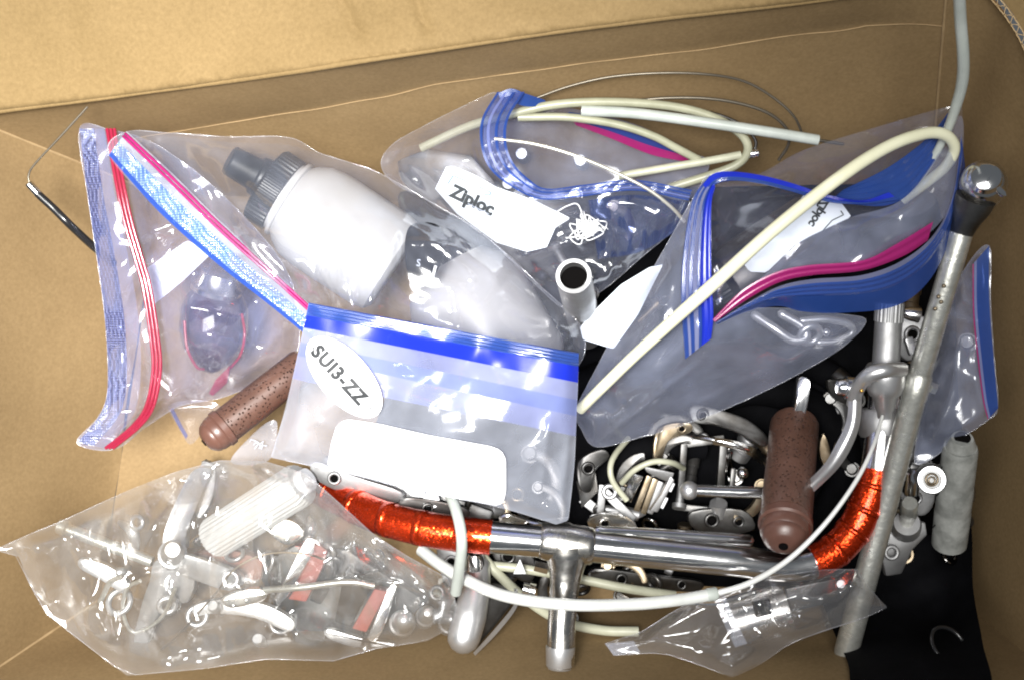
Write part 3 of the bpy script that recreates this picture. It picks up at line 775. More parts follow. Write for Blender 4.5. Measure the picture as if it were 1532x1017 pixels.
bracket([(1350, 700), (1385, 695), (1400, 740), (1385, 770), (1352, 760)], .075, .012, 'alloy_dull', 'dull cast bracket under the pale flanged nut', [(1370, 745, 8)])
bracket([(470, 690), (530, 712), (600, 735), (590, 752), (520, 740), (470, 715)], .10, .010, 'alloy_dull', 'dull bracket showing below the front bag near its left corner', [(500, 715, 8)])
bracket([(600, 745), (650, 748), (700, 762), (690, 785), (640, 775), (600, 765)], .105, .010, 'dark_metal', 'dark bracket showing below the white write-on panel', [(640, 760, 7), (680, 770, 6)])
bracket([(755, 768), (800, 780), (850, 782), (860, 796), (800, 796), (750, 785)], .105, .010, 'chrome_worn', 'chrome bracket showing below the right corner of the front bag', [(790, 786, 6)])
rnd = random.Random(17)
REG = {'between the pedals and the right bag': ((880, 640, 1140, 790), .045, 16), 'under the handlebar near the stem': ((650, 830, 1040, 905), .045, 14),
       'below the front zip bag': ((480, 705, 850, 785), .075, 14), 'along the right box wall': ((1335, 450, 1432, 850), .06, 16), 'beneath the open upper bags': ((620, 290, 1040, 460), .07, 14)}
LOOK = [('dull_alloy', 'alloy_dull', 'dull grey'), ('dark', 'dark_metal', 'dark'), ('black', 'tube_dark', 'blackened'), ('chrome', 'dark_chrome', 'smoky chrome'), ('aged', 'bronze', 'rusty brown')]
for where, ((x0, y0, x1, y1), z, n) in REG.items():
    for k in range(10):
        x, y = rnd.uniform(x0, x1), rnd.uniform(y0, y1); _, mt, adj = LOOK[k // 2]
        zz = z + rnd.uniform(-.012, .014)
        if k % 2: washer(x, y, zz, rnd.uniform(9, 17), (rnd.uniform(-50, 50), rnd.uniform(-50, 50)), mt, 'small %s washer %s' % (adj, where), 'loose washers')
        else: bolt(x, y, zz, rnd.uniform(28, 55), rnd.uniform(0, 6.28), rnd.uniform(4, 7), mt, 'small %s bolt %s' % (adj, where), 'loose bolts')

def curved_arm(x, y, z, Rr, a0, span, wd, mat, label):
    t_ = thing('lever_arm', label, 'lever arm', (x, y, z - .01), 'loose lever arms')
    n = 12; outer, inner = [], []
    for k in range(n):
        a = a0 + span * k / (n - 1); wv = wd * (.65 + .35 * math.sin(math.pi * (.15 + .8 * k / (n - 1))))
        outer.append((x + (Rr + wv / 2) * math.cos(a), y + (Rr + wv / 2) * math.sin(a), z + .010 * k / n)); inner.append((x + (Rr - wv / 2) * math.cos(a), y + (Rr - wv / 2) * math.sin(a), z + .010 * k / n))
    prism('arm', outer + inner[::-1], .008, mat, t_, .0016)
    e = (x + Rr * math.cos(a0), y + Rr * math.sin(a0), z + .004)
    rev('pivot', e, (e[0] + 1, e[1] + 2, z - .012), [(0, 0), (0, wd * .45), (.15, wd * .55), (.5, wd * .55), (.5, wd * .72), (1, wd * .72), (1, 0)], mat, t_, 20)
    return t_
def spacer(x, y, z, L, a, r, mat, label):
    b = (x + math.cos(a) * L, y + math.sin(a) * L, z - .01)
    return tag(rev('spacer', (x, y, z), b, [(0, r * .55), (0, r * .95), (.04, r), (.3, r), (.33, r * .86), (.6, r * .86), (.63, r), (.96, r), (1, r * .9), (1, 0), (.1, 0), (.1, r * .55)], mat, None, 24), label, 'spacer', 'loose spacers')
REG2 = {'between the pedals and the right bag': ((890, 640, 1130, 775), .035), 'below the front zip bag': ((500, 705, 830, 770), .06), 'along the right box wall': ((1345, 470, 1425, 830), .05), 'under the handlebar near the stem': ((660, 835, 1040, 890), .03), 'beneath the open upper bags': ((620, 300, 1020, 450), .05), 'in the gap left of the brake lever': ((1205, 560, 1290, 760), .03)}
rnd = random.Random(29)
for where, ((x0, y0, x1, y1), z) in REG2.items():
    for k, (_, mt, adj) in enumerate(LOOK):
        x, y = rnd.uniform(x0, x1), rnd.uniform(y0, y1)
        curved_arm(x, y, z + rnd.uniform(0, .02), rnd.uniform(24, 46), rnd.uniform(0, 6.28), rnd.uniform(1.6, 2.8), rnd.uniform(13, 21), mt if mt != 'alloy_dull' else 'dark_metal', 'curved %s lever arm %s' % (adj, where))
        x, y = rnd.uniform(x0, x1), rnd.uniform(y0, y1)
        spacer(x, y, z + rnd.uniform(.0, .02), rnd.uniform(28, 60), rnd.uniform(0, 6.28), rnd.uniform(9, 17), mt, 'ringed %s tube spacer %s' % (adj, where))

# ------------------------------------------------------------------ grips
def grip(label, A, B, r, hole):
    g = thing('handlebar_grip', label, 'grip', A)
    rev('sleeve', A, B, [(0, 0), (0, r * .93), (.03, r), (.30, r * .985), (.6, r), (.83, r * 1.0)], 'grip', g, 40)
    a, b = np.array(A), np.array(B); e = lambda t: tuple(a + (b - a) * t)
    rev('flange', e(.825), e(1.06), [(0, 0), (0, r * 1.02), (.04, r * 1.11), (.26, r * 1.12), (.31, r * 1.02), (.36, r * 1.03), (.56, r * 1.0), (.62, r * .93), (.66, r * .94), (.78, r * .86), (.9, r * .66), (.93, r * .60), (.95, r * .56), (.99, r * .36), (1, r * .26), (1, 0)], 'rubber_brown', g, 40)
    rev('vent_hole', e(1.045), e(1.068), [(0, 0), (0, r * .20), (1, r * .20), (1, 0)], 'hole', g, 20)
    return g
grip('brown rubber grip lying aslant under the left zip bags', (455, 545, .125), (314, 655, .148), 27, None)
grip('brown rubber grip standing upright beside the red taped bend', (1189, 632, .085), (1173, 806, .16), 36, None)

# ------------------------------------------------------------------ seat post end, wrench, brake lever
sp = thing('seat_post', 'round alloy tube with its dark open end facing up, amid the bags', 'seat post', (875, 470, .08))
rev('tube', (858, 413, .185), (878, 500, .06), [(0, 21), (0, 26.2), (.012, 27), (1, 27), (1, 21), (0.02, 21)], 'alloy_dull', sp, 40)
rev('bore', (859, 417, .178), (878, 500, .062), [(0, 0), (0, 21.3), (1, 21.3)], 'hole', sp, 32)
rev('rim', (858, 413, .1856), (858.6, 415, .1820), [(0, 20.8), (0, 26.6), (1, 27.2), (1, 20.8), (0, 20.8)], 'alloy', sp, 40)

wr = thing('ratchet_wrench', 'long steel ratchet wrench leaning along the right side of the box', 'wrench', (1265, 985, .06))
rev('shaft', (1441, 338, .185), (1376, 560, .150), [(0, 0), (0, 15), (.05, 17.5), (.5, 17.5), (.98, 18), (1, 17), (1, 0)], 'steel', wr, 28)
rev('handle', (1376.5, 558, .1505), (1263, 986, .100), [(0, 0), (0, 17), (.01, 19.5), (.08, 19.5), (.085, 18.6), (.6, 18.6), (.97, 19), (1, 16), (1, 0)], 'steel', wr, 28)
for (x, y) in ((1412, 428), (1404, 444), (1399, 462), (1408, 452)):
    ball('pit', (x, y, .1795 - (y - 428) * .00016), 3.2, 'bronze', wr)
rev('neck', (1460, 296, .195), (1438, 348, .183), [(0, 0), (0, 30), (.3, 28), (.6, 22), (.8, 19.5), (1, 18), (1, 0)], 'dark_metal', wr, 32)
rev('head', (1474, 268, .212), (1466, 288, .165), [(0, 0), (0, 18), (.03, 25), (.12, 31), (.3, 35), (.7, 35), (.9, 31), (1, 22), (1, 0)], 'chrome_worn', wr, 40)
rev('ratchet_dial', (1476, 263, .2165), (1474, 268, .2115), [(0, 0), (0, 16), (.3, 22), (1, 25), (1, 0)], 'chrome', wr, 32)
rev('reverse_lever', (1476, 268, .216), (1504, 293, .212), [(0, 0), (0, 5), (.6, 6), (.85, 6), (1, 3), (1, 0)], 'chrome', wr, 16)
ring('collar', (1452, 314, .19), 20, 4, 'black_gloss', wr, (50, -12))

lv = thing('brake_lever', 'alloy brake lever clamp with knurled adjuster beside the ratchet wrench', 'brake lever', (1310, 580, .08))
rev('adjuster', (1331, 456, .150), (1325, 552, .145), [(0, 0), (0, 19.5), (.02, 20), (1, 20.5), (1, 0)], 'alloy_dull', lv, 32)
rev('knurl', (1331.3, 453, .1501), (1329.5, 481, .1485), [(0, 0), (0, 20.4), (1, 20.6), (1, 0)], 'alloy_dull', lv, 32, 22, .05)
rev('hood', (1324, 545, .150), (1324, 624, .142), [(0, 0), (0, 26), (.06, 29), (.2, 30), (.4, 29), (.55, 24), (.6, 19), (.85, 14), (.88, 12), (1, 11), (1, 0)], 'alloy', lv, 32)
tube('yoke', [(1350, 552, .158), (1325, 553, .168), (1300, 561, .165), (1283, 580, .155), (1276, 605, .145)], [11, 12, 12, 11, 10], 'alloy', lv)
ribbon('blade', [(1270, 590, .15), (1266, 630, .15), (1250, 665, .15), (1232, 695, .145), (1205, 722, .135)], [(1290, 590, .15), (1286, 635, .152), (1272, 672, .152), (1252, 702, .148), (1218, 735, .138)], 'alloy', lv, ridge=.004, ridges=1)
rev('pivot_bolt', (1252, 578, .145), (1275, 580, .145), [(0, 0), (0, 10), (.15, 13), (.5, 14), (.55, 18), (1, 18), (1, 0)], 'chrome', lv, 24)
ball('brass_pin', (1289, 584, .165), 3, 'brass', lv)
rev('clamp_band', (1320, 610, .115), (1322, 652, .115), [(0, 0), (0, 33), (.1, 36), (.9, 36), (1, 33), (1, 0)], 'alloy_dull', lv, 32)

# ------------------------------------------------------------------ small parts on the right
nt_ = thing('axle_nut', 'pale flanged nut with a threaded bore beside the grey cylinder', 'nut', (1394, 717, .07))
rev('flange', (1394, 717, .125), (1390, 712, .095), [(0, 14.5), (0, 20), (.1, 22.5), (.5, 23), (.55, 19), (1, 19), (1, 14.5), (0, 14.5)], 'alloy', nt_, 32)
rev('bore', (1394, 717, .121), (1391, 713, .10), [(0, 0), (0, 14.8), (1, 14.8), (1, 0)], 'dark_metal', nt_, 28)
ring('thread', (1394, 717, .122), 9, 1.6, 'bronze', nt_); ring('thread', (1394, 718, .122), 5, 1.4, 'bronze', nt_)
bar('lug', (1360, 705, .10), (1385, 712, .10), 26, .012, 'dark_metal', nt_, .002)
bl = thing('clamp_bolt', 'steel bolt with washer standing on a grey-green bracket right of the wrench', 'bolt', (1356, 790, .05))
rev('shank', (1361, 752, .115), (1356, 785, .085), [(0, 0), (0, 11), (.05, 13), (.5, 13.5), (.55, 11), (1, 11), (1, 0)], 'steel', bl, 24)
rev('washer', (1357, 782, .092), (1355, 790, .082), [(0, 0), (0, 19), (.3, 22), (1, 22), (1, 0)], 'alloy_dull', bl, 28)
prism('bracket', [(1330, 790, .08), (1385, 780, .08), (1388, 800, .08), (1366, 822, .078), (1350, 858, .07), (1326, 862, .07), (1318, 830, .075)], .008, 'alloy_dull', bl, .002)
ring('bracket_eye', (1334, 826, .081), 9, 3, 'alloy_dull', bl)
rev('spacer', (1366, 700, .10), (1362, 740, .095), [(0, 0), (0, 8), (.1, 12), (.9, 12), (1, 9), (1, 0)], 'chrome', bl, 24)
gc = thing('taped_cylinder', 'grey taped cylinder standing against the right wall', 'cylinder', (1418, 812, .05))
rev('body', (1437, 668, .13), (1420, 812, .08), [(0, 0), (0, 24), (.03, 26), (.35, 26.5), (.37, 25.5), (.39, 26.5), (.62, 27), (.64, 26), (.66, 27.5), (1, 27), (1, 0)], 'tape_grey', gc, 32)
rev('open_end', (1440, 655, .135), (1437, 672, .128), [(0, 11), (0, 16), (.4, 20), (1, 24), (1, 0)], 'tape_grey', gc, 28)
rev('mouth', (1440, 654, .1352), (1439, 660, .132), [(0, 0), (0, 12), (1, 12), (1, 0)], 'hole', gc, 24)
for t_ in (.2, .47, .8):
    ring('tape_edge', (1437 - 17 * t_, 668 + 144 * t_, .13 - .05 * t_), 26.6, .9, 'black', gc, (66, 7))
# silvery parts behind the lever
hn = thing('cable_hanger', 'small alloy hanger plate behind the wrench shaft', 'cable hanger', (1370, 500, .08))
rev('stud', (1352, 468, .12), (1375, 472, .12), [(0, 0), (0, 7), (.3, 10), (1, 12), (1, 0)], 'chrome', hn, 20)
bar('plate', (1360, 505, .10), (1368, 530, .10), 12, .006, 'alloy', hn)
rev('nut', (1390, 578, .12), (1400, 582, .12), [(0, 0), (0, 9), (1, 9), (1, 0)], 'steel', hn, 6)

# brake lever tip at the bottom centre
lt = thing('brake_lever', 'silver rounded brake lever tip on the near wall under the cables', 'brake lever', (695, 955, .09))
tube('blade', [(716, 848, .095), (712, 880, .10), (703, 920, .108), (694, 952, .112)], [17, 22, 25, 25], 'alloy', lt, dome=True, seg=24)
prism('web', [(735, 868, .085), (766, 878, .085), (768, 902, .085), (740, 938, .09), (706, 976, .095), (700, 940, .10), (715, 890, .095)], .02, 'dark_metal', lt, .003)
ribbon('web_edge', [(769, 880, .088), (769, 903, .088), (742, 938, .092), (708, 976, .097)], [(774, 880, .086), (774, 906, .086), (746, 944, .09), (711, 980, .095)], 'alloy', lt)
rev('stud', (711, 828, .10), (712, 850, .098), [(0, 0), (0, 10), (.3, 13), (1, 15), (1, 0)], 'chrome', lt, 20)
rev('nut', (782, 880, .085), (800, 884, .085), [(0, 0), (0, 10), (.5, 10), (.5, 14), (1, 14), (1, 0)], 'chrome', lt, 20)
prism('pointer', [(778, 836, .105), (787, 858, .10), (768, 858, .10)], .003, 'paper', lt, .0004)

# ------------------------------------------------------------------ bottles inside the left bag
def bottle(label, A, B, prof_cap, prof_body, capmat, bodymat, nozzle=None, ribs=46):
    b = thing('water_bottle', label, 'bottle', A)
    rev('body', A, B, prof_body, bodymat, b, 48)
    rev('cap', A, B, prof_cap, capmat, b, 48, ribs, .035)
    if nozzle: rev('nozzle', nozzle[0], nozzle[1], nozzle[2], capmat, b, 28)
    return b
bottle('white plastic bottle with a ribbed dark cap inside the left zip bag', (396, 275, .098), (590, 402, .09),
       [(0, 0), (0, 54), (.02, 58), (.145, 58), (.15, 55), (.15, 0)],
       [(.12, 0), (.12, 55), (.17, 55), (.175, 62), (.195, 62), (.205, 58), (.24, 66), (.32, 76), (.44, 80), (.9, 80), (.97, 76), (1, 66), (1, 0)], 'cap', 'bottle',
       ((342, 239, .115), (394, 268, .105), [(0, 0), (0, 20), (.05, 23), (.75, 25), (.8, 30), (1, 32), (1, 0)]))
bottle('greyish plastic bottle with a dark shoulder lying behind the front bag', (648, 352, .085), (770, 570, .085),
       [(0, 0), (0, 44), (.03, 50), (.20, 52), (.21, 48), (.21, 0)],
       [(.2, 0), (.2, 56), (.24, 66), (.30, 82), (.40, 92), (.9, 94), (.97, 90), (1, 80), (1, 0)], 'black_gloss', 'bottle_grey', None, 40)
bsq = thing('parts_packet', 'small dark packet with pale printing beside the grey bottle', 'packet', (632, 372, .12))
pk = Film([(612, 340, .165), (650, 335, .165), (668, 362, .165), (650, 412, .16), (620, 424, .16), (606, 390, .162)], seed=3, edge=10)
pk.build('sleeve', 'black', bsq)
lettering('S', (622, 398), (1, .15), 15, pk, 'ink_pale', bsq); 
tube('rim', [(612, 415, .163), (628, 428, .163), (645, 418, .164), (652, 398, .165)], 2.2, 'rim_and_glint', bsq)

# ------------------------------------------------------------------ lamp, label and strips in the far left bag
lp = thing('bicycle_lamp', 'smoked round bicycle lamp with chrome top inside the far left bag', 'lamp', (318, 490, .06))
rev('lens', (322, 430, .085), (316, 560, .085), [(0, 0), (0, 30), (.1, 42), (.25, 50), (.5, 51), (.7, 44), (.85, 30), (.96, 12), (1, 0)], 'lens', lp, 40)
rev('socket', (330, 405, .095), (323, 436, .09), [(0, 0), (0, 20), (.1, 26), (.6, 30), (.8, 38), (1, 38), (1, 0)], 'chrome_worn', lp, 32)
tube('bezel', [(362, 470, .11), (366, 500, .115), (360, 530, .11), (345, 550, .10)], 2.2, 'red_plastic', lp)
tube('bezel', [(276, 480, .115), (280, 520, .115), (294, 548, .11), (305, 552, .105)], 2.2, 'red_plastic', lp)
prism('reflector', [(345, 545, .105), (340, 572, .10), (318, 592, .10), (312, 588, .10), (322, 568, .105)], .004, 'red_plastic', lp)
pc = Film([(216, 404, .128), (280, 360, .135), (318, 378, .135), (274, 420, .13), (228, 458, .125)], seed=8, edge=15, smooth_out=False, step=7)
pk2 = thing('paper_tag', 'pale barcode tag inside the far left bag', 'tag', (260, 408, .12))
pc.build('sheet', 'paper_grey', pk2)
for i in range(12):
    x0, y0 = 224 + i * 5.2, 402 - i * 3.3
    w_ = (1.2, 2.2, .9, 1.6)[i % 4]
    q = np.array([(x0, y0), (x0 + w_, y0 - w_ * .6), (x0 + 16 + w_, y0 + 24 - w_ * .6), (x0 + 16, y0 + 24)])
    z = pc.h(q) + .001
    link('bar_mark', PP(np.c_[q, z]), [(0, 1, 2, 3)], 'ink_pale', pk2, False)

# ------------------------------------------------------------------ ZIP BAGS
def bag(name, label, at, cat='zip bag', group='clear plastic bags of parts'):
    return thing(name, label, cat, at, group)

# far left bag
A = bag('zip_bag', 'leftmost zip bag with a wavy blue edge and red zip lines', (250, 450, .06))
fa = Film([(119, 193, .150), (163, 194, .152), (230, 215, .135), (320, 280, .13), (420, 390, .125), (448, 480, .125), (432, 545, .125), (345, 590, .11), (280, 604, .105), (258, 612, .11), (216, 640, .12), (170, 672, .135), (115, 662, .135), (148, 622, .135), (161, 580, .135), (158, 490, .135), (147, 400, .138), (132, 300, .145)],
          [(230, 450, .128), (230, 300, .135), (320, 430, .155), (320, 500, .16), (220, 560, .122), (380, 480, .14), (180, 400, .150), (200, 560, .14), (175, 300, .155)],
          [([(428, 480), (390, 530), (345, 588)], .014, 16), ([(330, 560), (300, 590), (285, 602)], .006, 12), ([(230, 350), (260, 330), (290, 300)], .008, 12), ([(296, 540), (300, 560), (304, 575)], .006, 7), ([(228, 395), (262, 365), (285, 340)], .006, 6), ([(372, 420), (360, 470), (372, 520)], .008, 10)],
          .75, (40, 110), 31, 26)
fa.build('film', 'film_blue', A)
fa.build('film', 'film_low', A, dz=-.05, zmin=.01)
fa.seam('seam', A)
La = [(119, 193, .152), (132, 300, .147), (147, 400, .14), (158, 490, .137), (161, 580, .137), (148, 622, .137), (115, 662, .137)]
Ra = [(160, 193, .155), (176, 290, .160), (196, 380, .158), (212, 470, .153), (216, 560, .148), (204, 622, .144), (163, 671, .138)]
ribbon('zip_strip', La, Ra, 'zip_mesh', A, 0, .52, 70, 8, dz=.0015, wob=.0015)
ribbon('clear_strip', La, Ra, 'film_blue', A, .52, .9, 70, 5, dz=.0012, wob=.003)
rl = [(165, 193, .156), (178, 270, .160), (192, 335, .160), (208, 390, .158), (219, 430, .157), (230, 500, .153), (234, 552, .15), (224, 606, .147), (203, 637, .144), (163, 670, .139)]
for off in (-5, 0.5, 6):
    tube('zip_line', [(x + off, y, z) for x, y, z in rl], 2.6, 'red', A, 8, 8)
zb = bag('zip_bag', 'bag corner with a blue edge peeping out above the lying grip', (270, 640, .05))
fz = Film([(252, 606, .09), (300, 598, .09), (330, 610, .09), (300, 650, .08), (283, 664, .08), (266, 636, .085)], crumple=.2, seed=77, edge=12)
fz.build('film', 'film', zb)
ribbon('zip_strip', [(254, 612, .092), (266, 636, .087), (278, 656, .082)], [(259, 610, .092), (271, 633, .088), (281, 651, .083)], 'zip_grey', zb, dz=.002)

# bag of bottles
B = bag('zip_bag', 'big zip bag of white bottles with a dotted blue and pink edge', (480, 380, .06))
fb = Film([(163, 232, .172), (240, 318, .178), (330, 398, .182), (400, 453, .182), (470, 508, .172), (560, 575, .15), (700, 610, .14), (850, 560, .135), (872, 495, .135), (805, 425, .14), (722, 350, .145), (640, 300, .145), (560, 256, .145), (480, 230, .15), (432, 206, .155), (340, 205, .16), (250, 199, .168), (188, 198, .175)],
          [(460, 300, .182), (520, 360, .185), (400, 270, .175), (300, 280, .18), (360, 350, .186), (650, 400, .178), (740, 470, .172), (600, 470, .175), (480, 440, .182), (240, 250, .178), (700, 360, .16)],
          [([(284, 222), (300, 262), (335, 330), (420, 420)], .012, 12), ([(305, 240), (325, 275), (350, 320)], .007, 9), ([(368, 274), (388, 300), (410, 320)], .008, 6),
           ([(560, 300), (600, 330), (660, 360), (720, 395), (745, 420)], .008, 9), ([(612, 362), (655, 366), (705, 415), (702, 434)], .007, 5), ([(676, 430), (682, 465), (688, 500)], .008, 5),
           ([(480, 300), (484, 340), (470, 420), (450, 455)], .010, 14), ([(520, 350), (530, 410), (545, 455)], .010, 12), ([(590, 350), (572, 420), (560, 465)], .012, 11), ([(505, 320), (502, 400), (520, 450)], .009, 10),
           ([(612, 362), (640, 392), (690, 420)], -.005, 8), ([(600, 285), (700, 360), (830, 460)], .006, 8), ([(330, 300), (380, 370), (460, 450)], .009, 10), ([(820, 430), (835, 470), (830, 510)], .006, 8)],
          .75, (45, 130), 42, 30)
fb.build('film', 'film_glare', B)
fb.build('film', 'film_low', B, dz=-.09, zmin=.008)
fb.seam('seam', B, a=.45, b=1.0)
Lb = [(163, 232, .176), (240, 318, .183), (330, 398, .187), (400, 453, .187), (470, 510, .177)]
Rb = [(187, 200, .181), (255, 264, .19), (330, 338, .194), (400, 402, .194), (472, 468, .186)]
ribbon('zip_strip', Lb, Rb, 'zip_dots', B, .0, .62, 60, 8, dz=.004, wob=.002)
ribbon('zip_edge', Lb, Rb, 'zip_ridge', B, -.02, .12, 60, 3, dz=.0052)
ribbon('clear_strip', Lb, Rb, 'film_front', B, .62, 1.1, 60, 6, dz=.004, wob=.002)
for f in (.88, 1.0):
    a = resample(catmull(Lb, 8), 40); b = resample(catmull(Rb, 8), 40); c = a * (1 - f) + b * f; c[:, 2] += .0065
    V, F = sweep(PP(c), [px(2.2, .18)], 8); link('zip_line', V, F, 'pink', B)

# upper middle bag
Dg = bag('zip_bag', 'upper zip bag gaping open, with coiled cables in its blue-rimmed mouth', (780, 270, .08))
fd = Film([(570, 246, .125), (588, 216, .13), (640, 186, .14), (690, 161, .15), (742, 139, .155), (722, 178, .168), (720, 215, .172), (732, 250, .172), (762, 277, .17), (808, 298, .168), (870, 294, .165), (950, 285, .16), (1030, 300, .155), (1018, 335, .15), (960, 385, .14), (905, 432, .13), (850, 462, .12), (800, 425, .125), (722, 350, .13), (640, 300, .135), (590, 275, .13)],
          [(680, 230, .165), (700, 300, .158), (800, 340, .158), (900, 350, .152), (640, 250, .155)],
          [([(600, 236), (640, 262), (690, 320), (725, 355)], .010, 8), ([(592, 246), (625, 280), (655, 320), (690, 350)], .008, 8), ([(604, 232), (625, 226), (680, 236), (740, 275)], .010, 10), ([(760, 388), (800, 378), (860, 358), (905, 340)], .012, 7), ([(905, 330), (915, 360), (900, 395)], .010, 9), ([(800, 425), (825, 408), (835, 402)], .008, 8), ([(905, 425), (915, 398), (925, 396), (940, 410)], .008, 5), ([(635, 245), (680, 262), (720, 270)], .004, 6)],
          .7, (40, 110), 51, 24)
fd.build('film', 'film', Dg)
fd.build('film', 'film_low', Dg, dz=-.06, zmin=.01)
fd.seam('seam', Dg)
fdb = Film([(745, 140, .15), (800, 150, .14), (880, 168, .135), (960, 190, .13), (1040, 230, .125), (1062, 245, .125), (1030, 300, .115), (950, 285, .11), (808, 298, .11), (735, 250, .115), (724, 190, .13)],
           [(860, 230, .105)], crumple=.12, seed=53, edge=20)
fdb.build('film', 'film_milky', Dg)
ribbon('zip_strip', [(745, 138, .158), (722, 178, .172), (720, 215, .176), (732, 250, .176), (762, 277, .174), (808, 298, .172), (870, 294, .169), (950, 285, .164), (1030, 300, .158)],
       [(784, 138, .162), (760, 178, .176), (757, 215, .180), (768, 245, .180), (790, 268, .178), (818, 283, .175), (875, 277, .172), (950, 270, .166), (1035, 285, .160)], 'zip_grey', Dg, 0, 1, 90, 8, dz=.002, wob=.002)
for f, mm in ((.02, 'zip_blue'), (.3, 'zip_pale'), (.62, 'zip_blue'), (.96, 'zip_blue')):
    ribbon('zip_ridge', [(745, 138, .158), (722, 178, .172), (720, 215, .176), (732, 250, .176), (762, 277, .174), (808, 298, .172), (870, 294, .169), (950, 285, .164), (1030, 300, .158)],
           [(784, 138, .162), (760, 178, .176), (757, 215, .180), (768, 245, .180), (790, 268, .178), (818, 283, .175), (875, 277, .172), (950, 270, .166), (1035, 285, .160)], mm, Dg, f - .05, f + .06, 90, 2, dz=.0045)
ribbon('zip_fold', [(745, 140, .160), (765, 133, .160), (785, 140, .158), (815, 150, .15)], [(752, 158, .158), (768, 155, .158), (790, 160, .155), (820, 158, .148)], 'zip_blue', Dg, dz=.004)
ribbon('zip_strip', [(852, 168, .138), (920, 180, .137), (985, 203, .135), (1062, 242, .13)], [(845, 172, .13), (905, 196, .13), (975, 222, .128), (1050, 246, .125)], 'zip_blue', Dg, 0, 1, 50, 4, dz=.003)
ribbon('zip_line', [(856, 180, .133), (910, 196, .132), (975, 219, .131), (1035, 236, .128)], [(862, 188, .128), (915, 208, .127), (975, 232, .126), (1030, 243, .124)], 'pink', Dg, 0, 1, 50, 4, dz=.006)
ribbon('tinted_film', [(880, 300, .166), (950, 292, .162), (1030, 303, .156)], [(895, 388, .146), (955, 378, .146), (1006, 350, .15)], 'film_navy', Dg, 0, 1, 40, 14, dz=.003, wob=.003)
lab = Film([(651, 283, 0), (668, 250, 0), (678, 249, 0), (710, 262, 0), (742, 280, 0), (803, 302, 0), (854, 327, 0), (831, 341, 0), (818, 370, 0), (788, 377, 0), (742, 363, 0), (684, 321, 0)], smooth_out=False, step=6)
lab.h = lambda p, f=fd: f.h(p) + .0022
lo = lab.build('printed_label', 'paper_blue', Dg)
lettering('Ziploc', (672, 293), (74, 35), 27, lab, 'ink_grey', lo, bold=.05)
for seq in ([(669, 276), (678, 263), (734, 288), (733, 292), (724, 291)],):
    q = resample(np.array(seq, float), 40); z = lab.h(q) + .0012
    V, F = sweep(PP(np.c_[q, z]), [px(.9, .15)], 5); link('printed_frame', V, F, 'ink_blue', lo)
q = resample(np.array([(700, 305), (732, 321)], float), 16); z = lab.h(q) + .0012
V, F = sweep(PP(np.c_[q, z]), [px(.7, .15)], 5); link('printed_line', V, F, 'ink_pale', lo)
# highlights on crinkled film, modelled as an added tangle of white line
rnd = random.Random(4); pts = [(832, 318, .175), (850, 308, .18), (866, 308, .182)]
for i in range(70):
    pts.append((877 + rnd.gauss(0, 12), 342 + rnd.gauss(0, 9), .178 + rnd.uniform(-.005, .007)))
tag(tube('thread', pts, .8, 'rim_and_glint', None, 5, 5), 'film glints drawn as a tangled white line beside the printed bag label', 'thread')

# white packet with a small printed tag
wp = thing('paper_packet', 'white folded packet with a small dark print left of the open right bag', 'packet', (920, 480, .08))
fw = Film([(868, 490, .125), (884, 470, .13), (929, 426, .138), (972, 400, .142), (992, 396, .142), (955, 470, .136), (918, 522, .13), (892, 514, .128), (872, 508, .125)], creases=[([(880, 500), (940, 450), (990, 400)], .008, 16)], crumple=.1, seed=61, edge=12, smooth_out=False)
fw.build('sheet', 'paper_blue', wp)
fq = Film([(893, 484, 0), (896, 478, 0), (924, 477, 0), (922, 489, 0), (895, 490, 0)], smooth_out=False, step=5); fq.h = lambda p: fw.h(p) + .0012
tg = fq.build('printed_tag', 'ink_pale', wp); lettering('XAV', (897, 488), (1, -.03), 10, fq, 'paper', tg, dz=.001)

# right open bag
E = bag('zip_bag', 'large zip bag on the right gaping open with a broad blue and pink rim', (1180, 430, .08))
fe = Film([(862, 612, .135), (895, 545, .15), (930, 480, .165), (985, 388, .18), (1035, 300, .19), (1062, 262, .195), (1064, 330, .205), (1064, 400, .205), (1066, 476, .20), (1120, 462, .195), (1190, 462, .19), (1260, 470, .18), (1296, 480, .165), (1262, 518, .15), (1200, 556, .14), (1120, 596, .13), (1040, 629, .125), (960, 653, .12), (893, 668, .118), (870, 642, .125)],
          [(960, 560, .178), (1040, 560, .165), (1150, 510, .175), (1000, 480, .19), (920, 620, .15), (1230, 500, .168)],
          [([(895, 662), (960, 610), (1050, 540)], .006, 6), ([(930, 598), (942, 620)], .004, 4), ([(908, 610), (918, 632)], .004, 4), ([(985, 560), (1000, 590)], .004, 5), ([(1066, 480), (1000, 540), (900, 640)], .006, 18), ([(1040, 610), (1090, 580), (1140, 560)], .004, 8)],
          .42, (60, 140), 71, 26)
fe.build('film', 'film_milky', E)
fe.build('film', 'film_low', E, dz=-.055, zmin=.01)
fe.seam('seam', E)
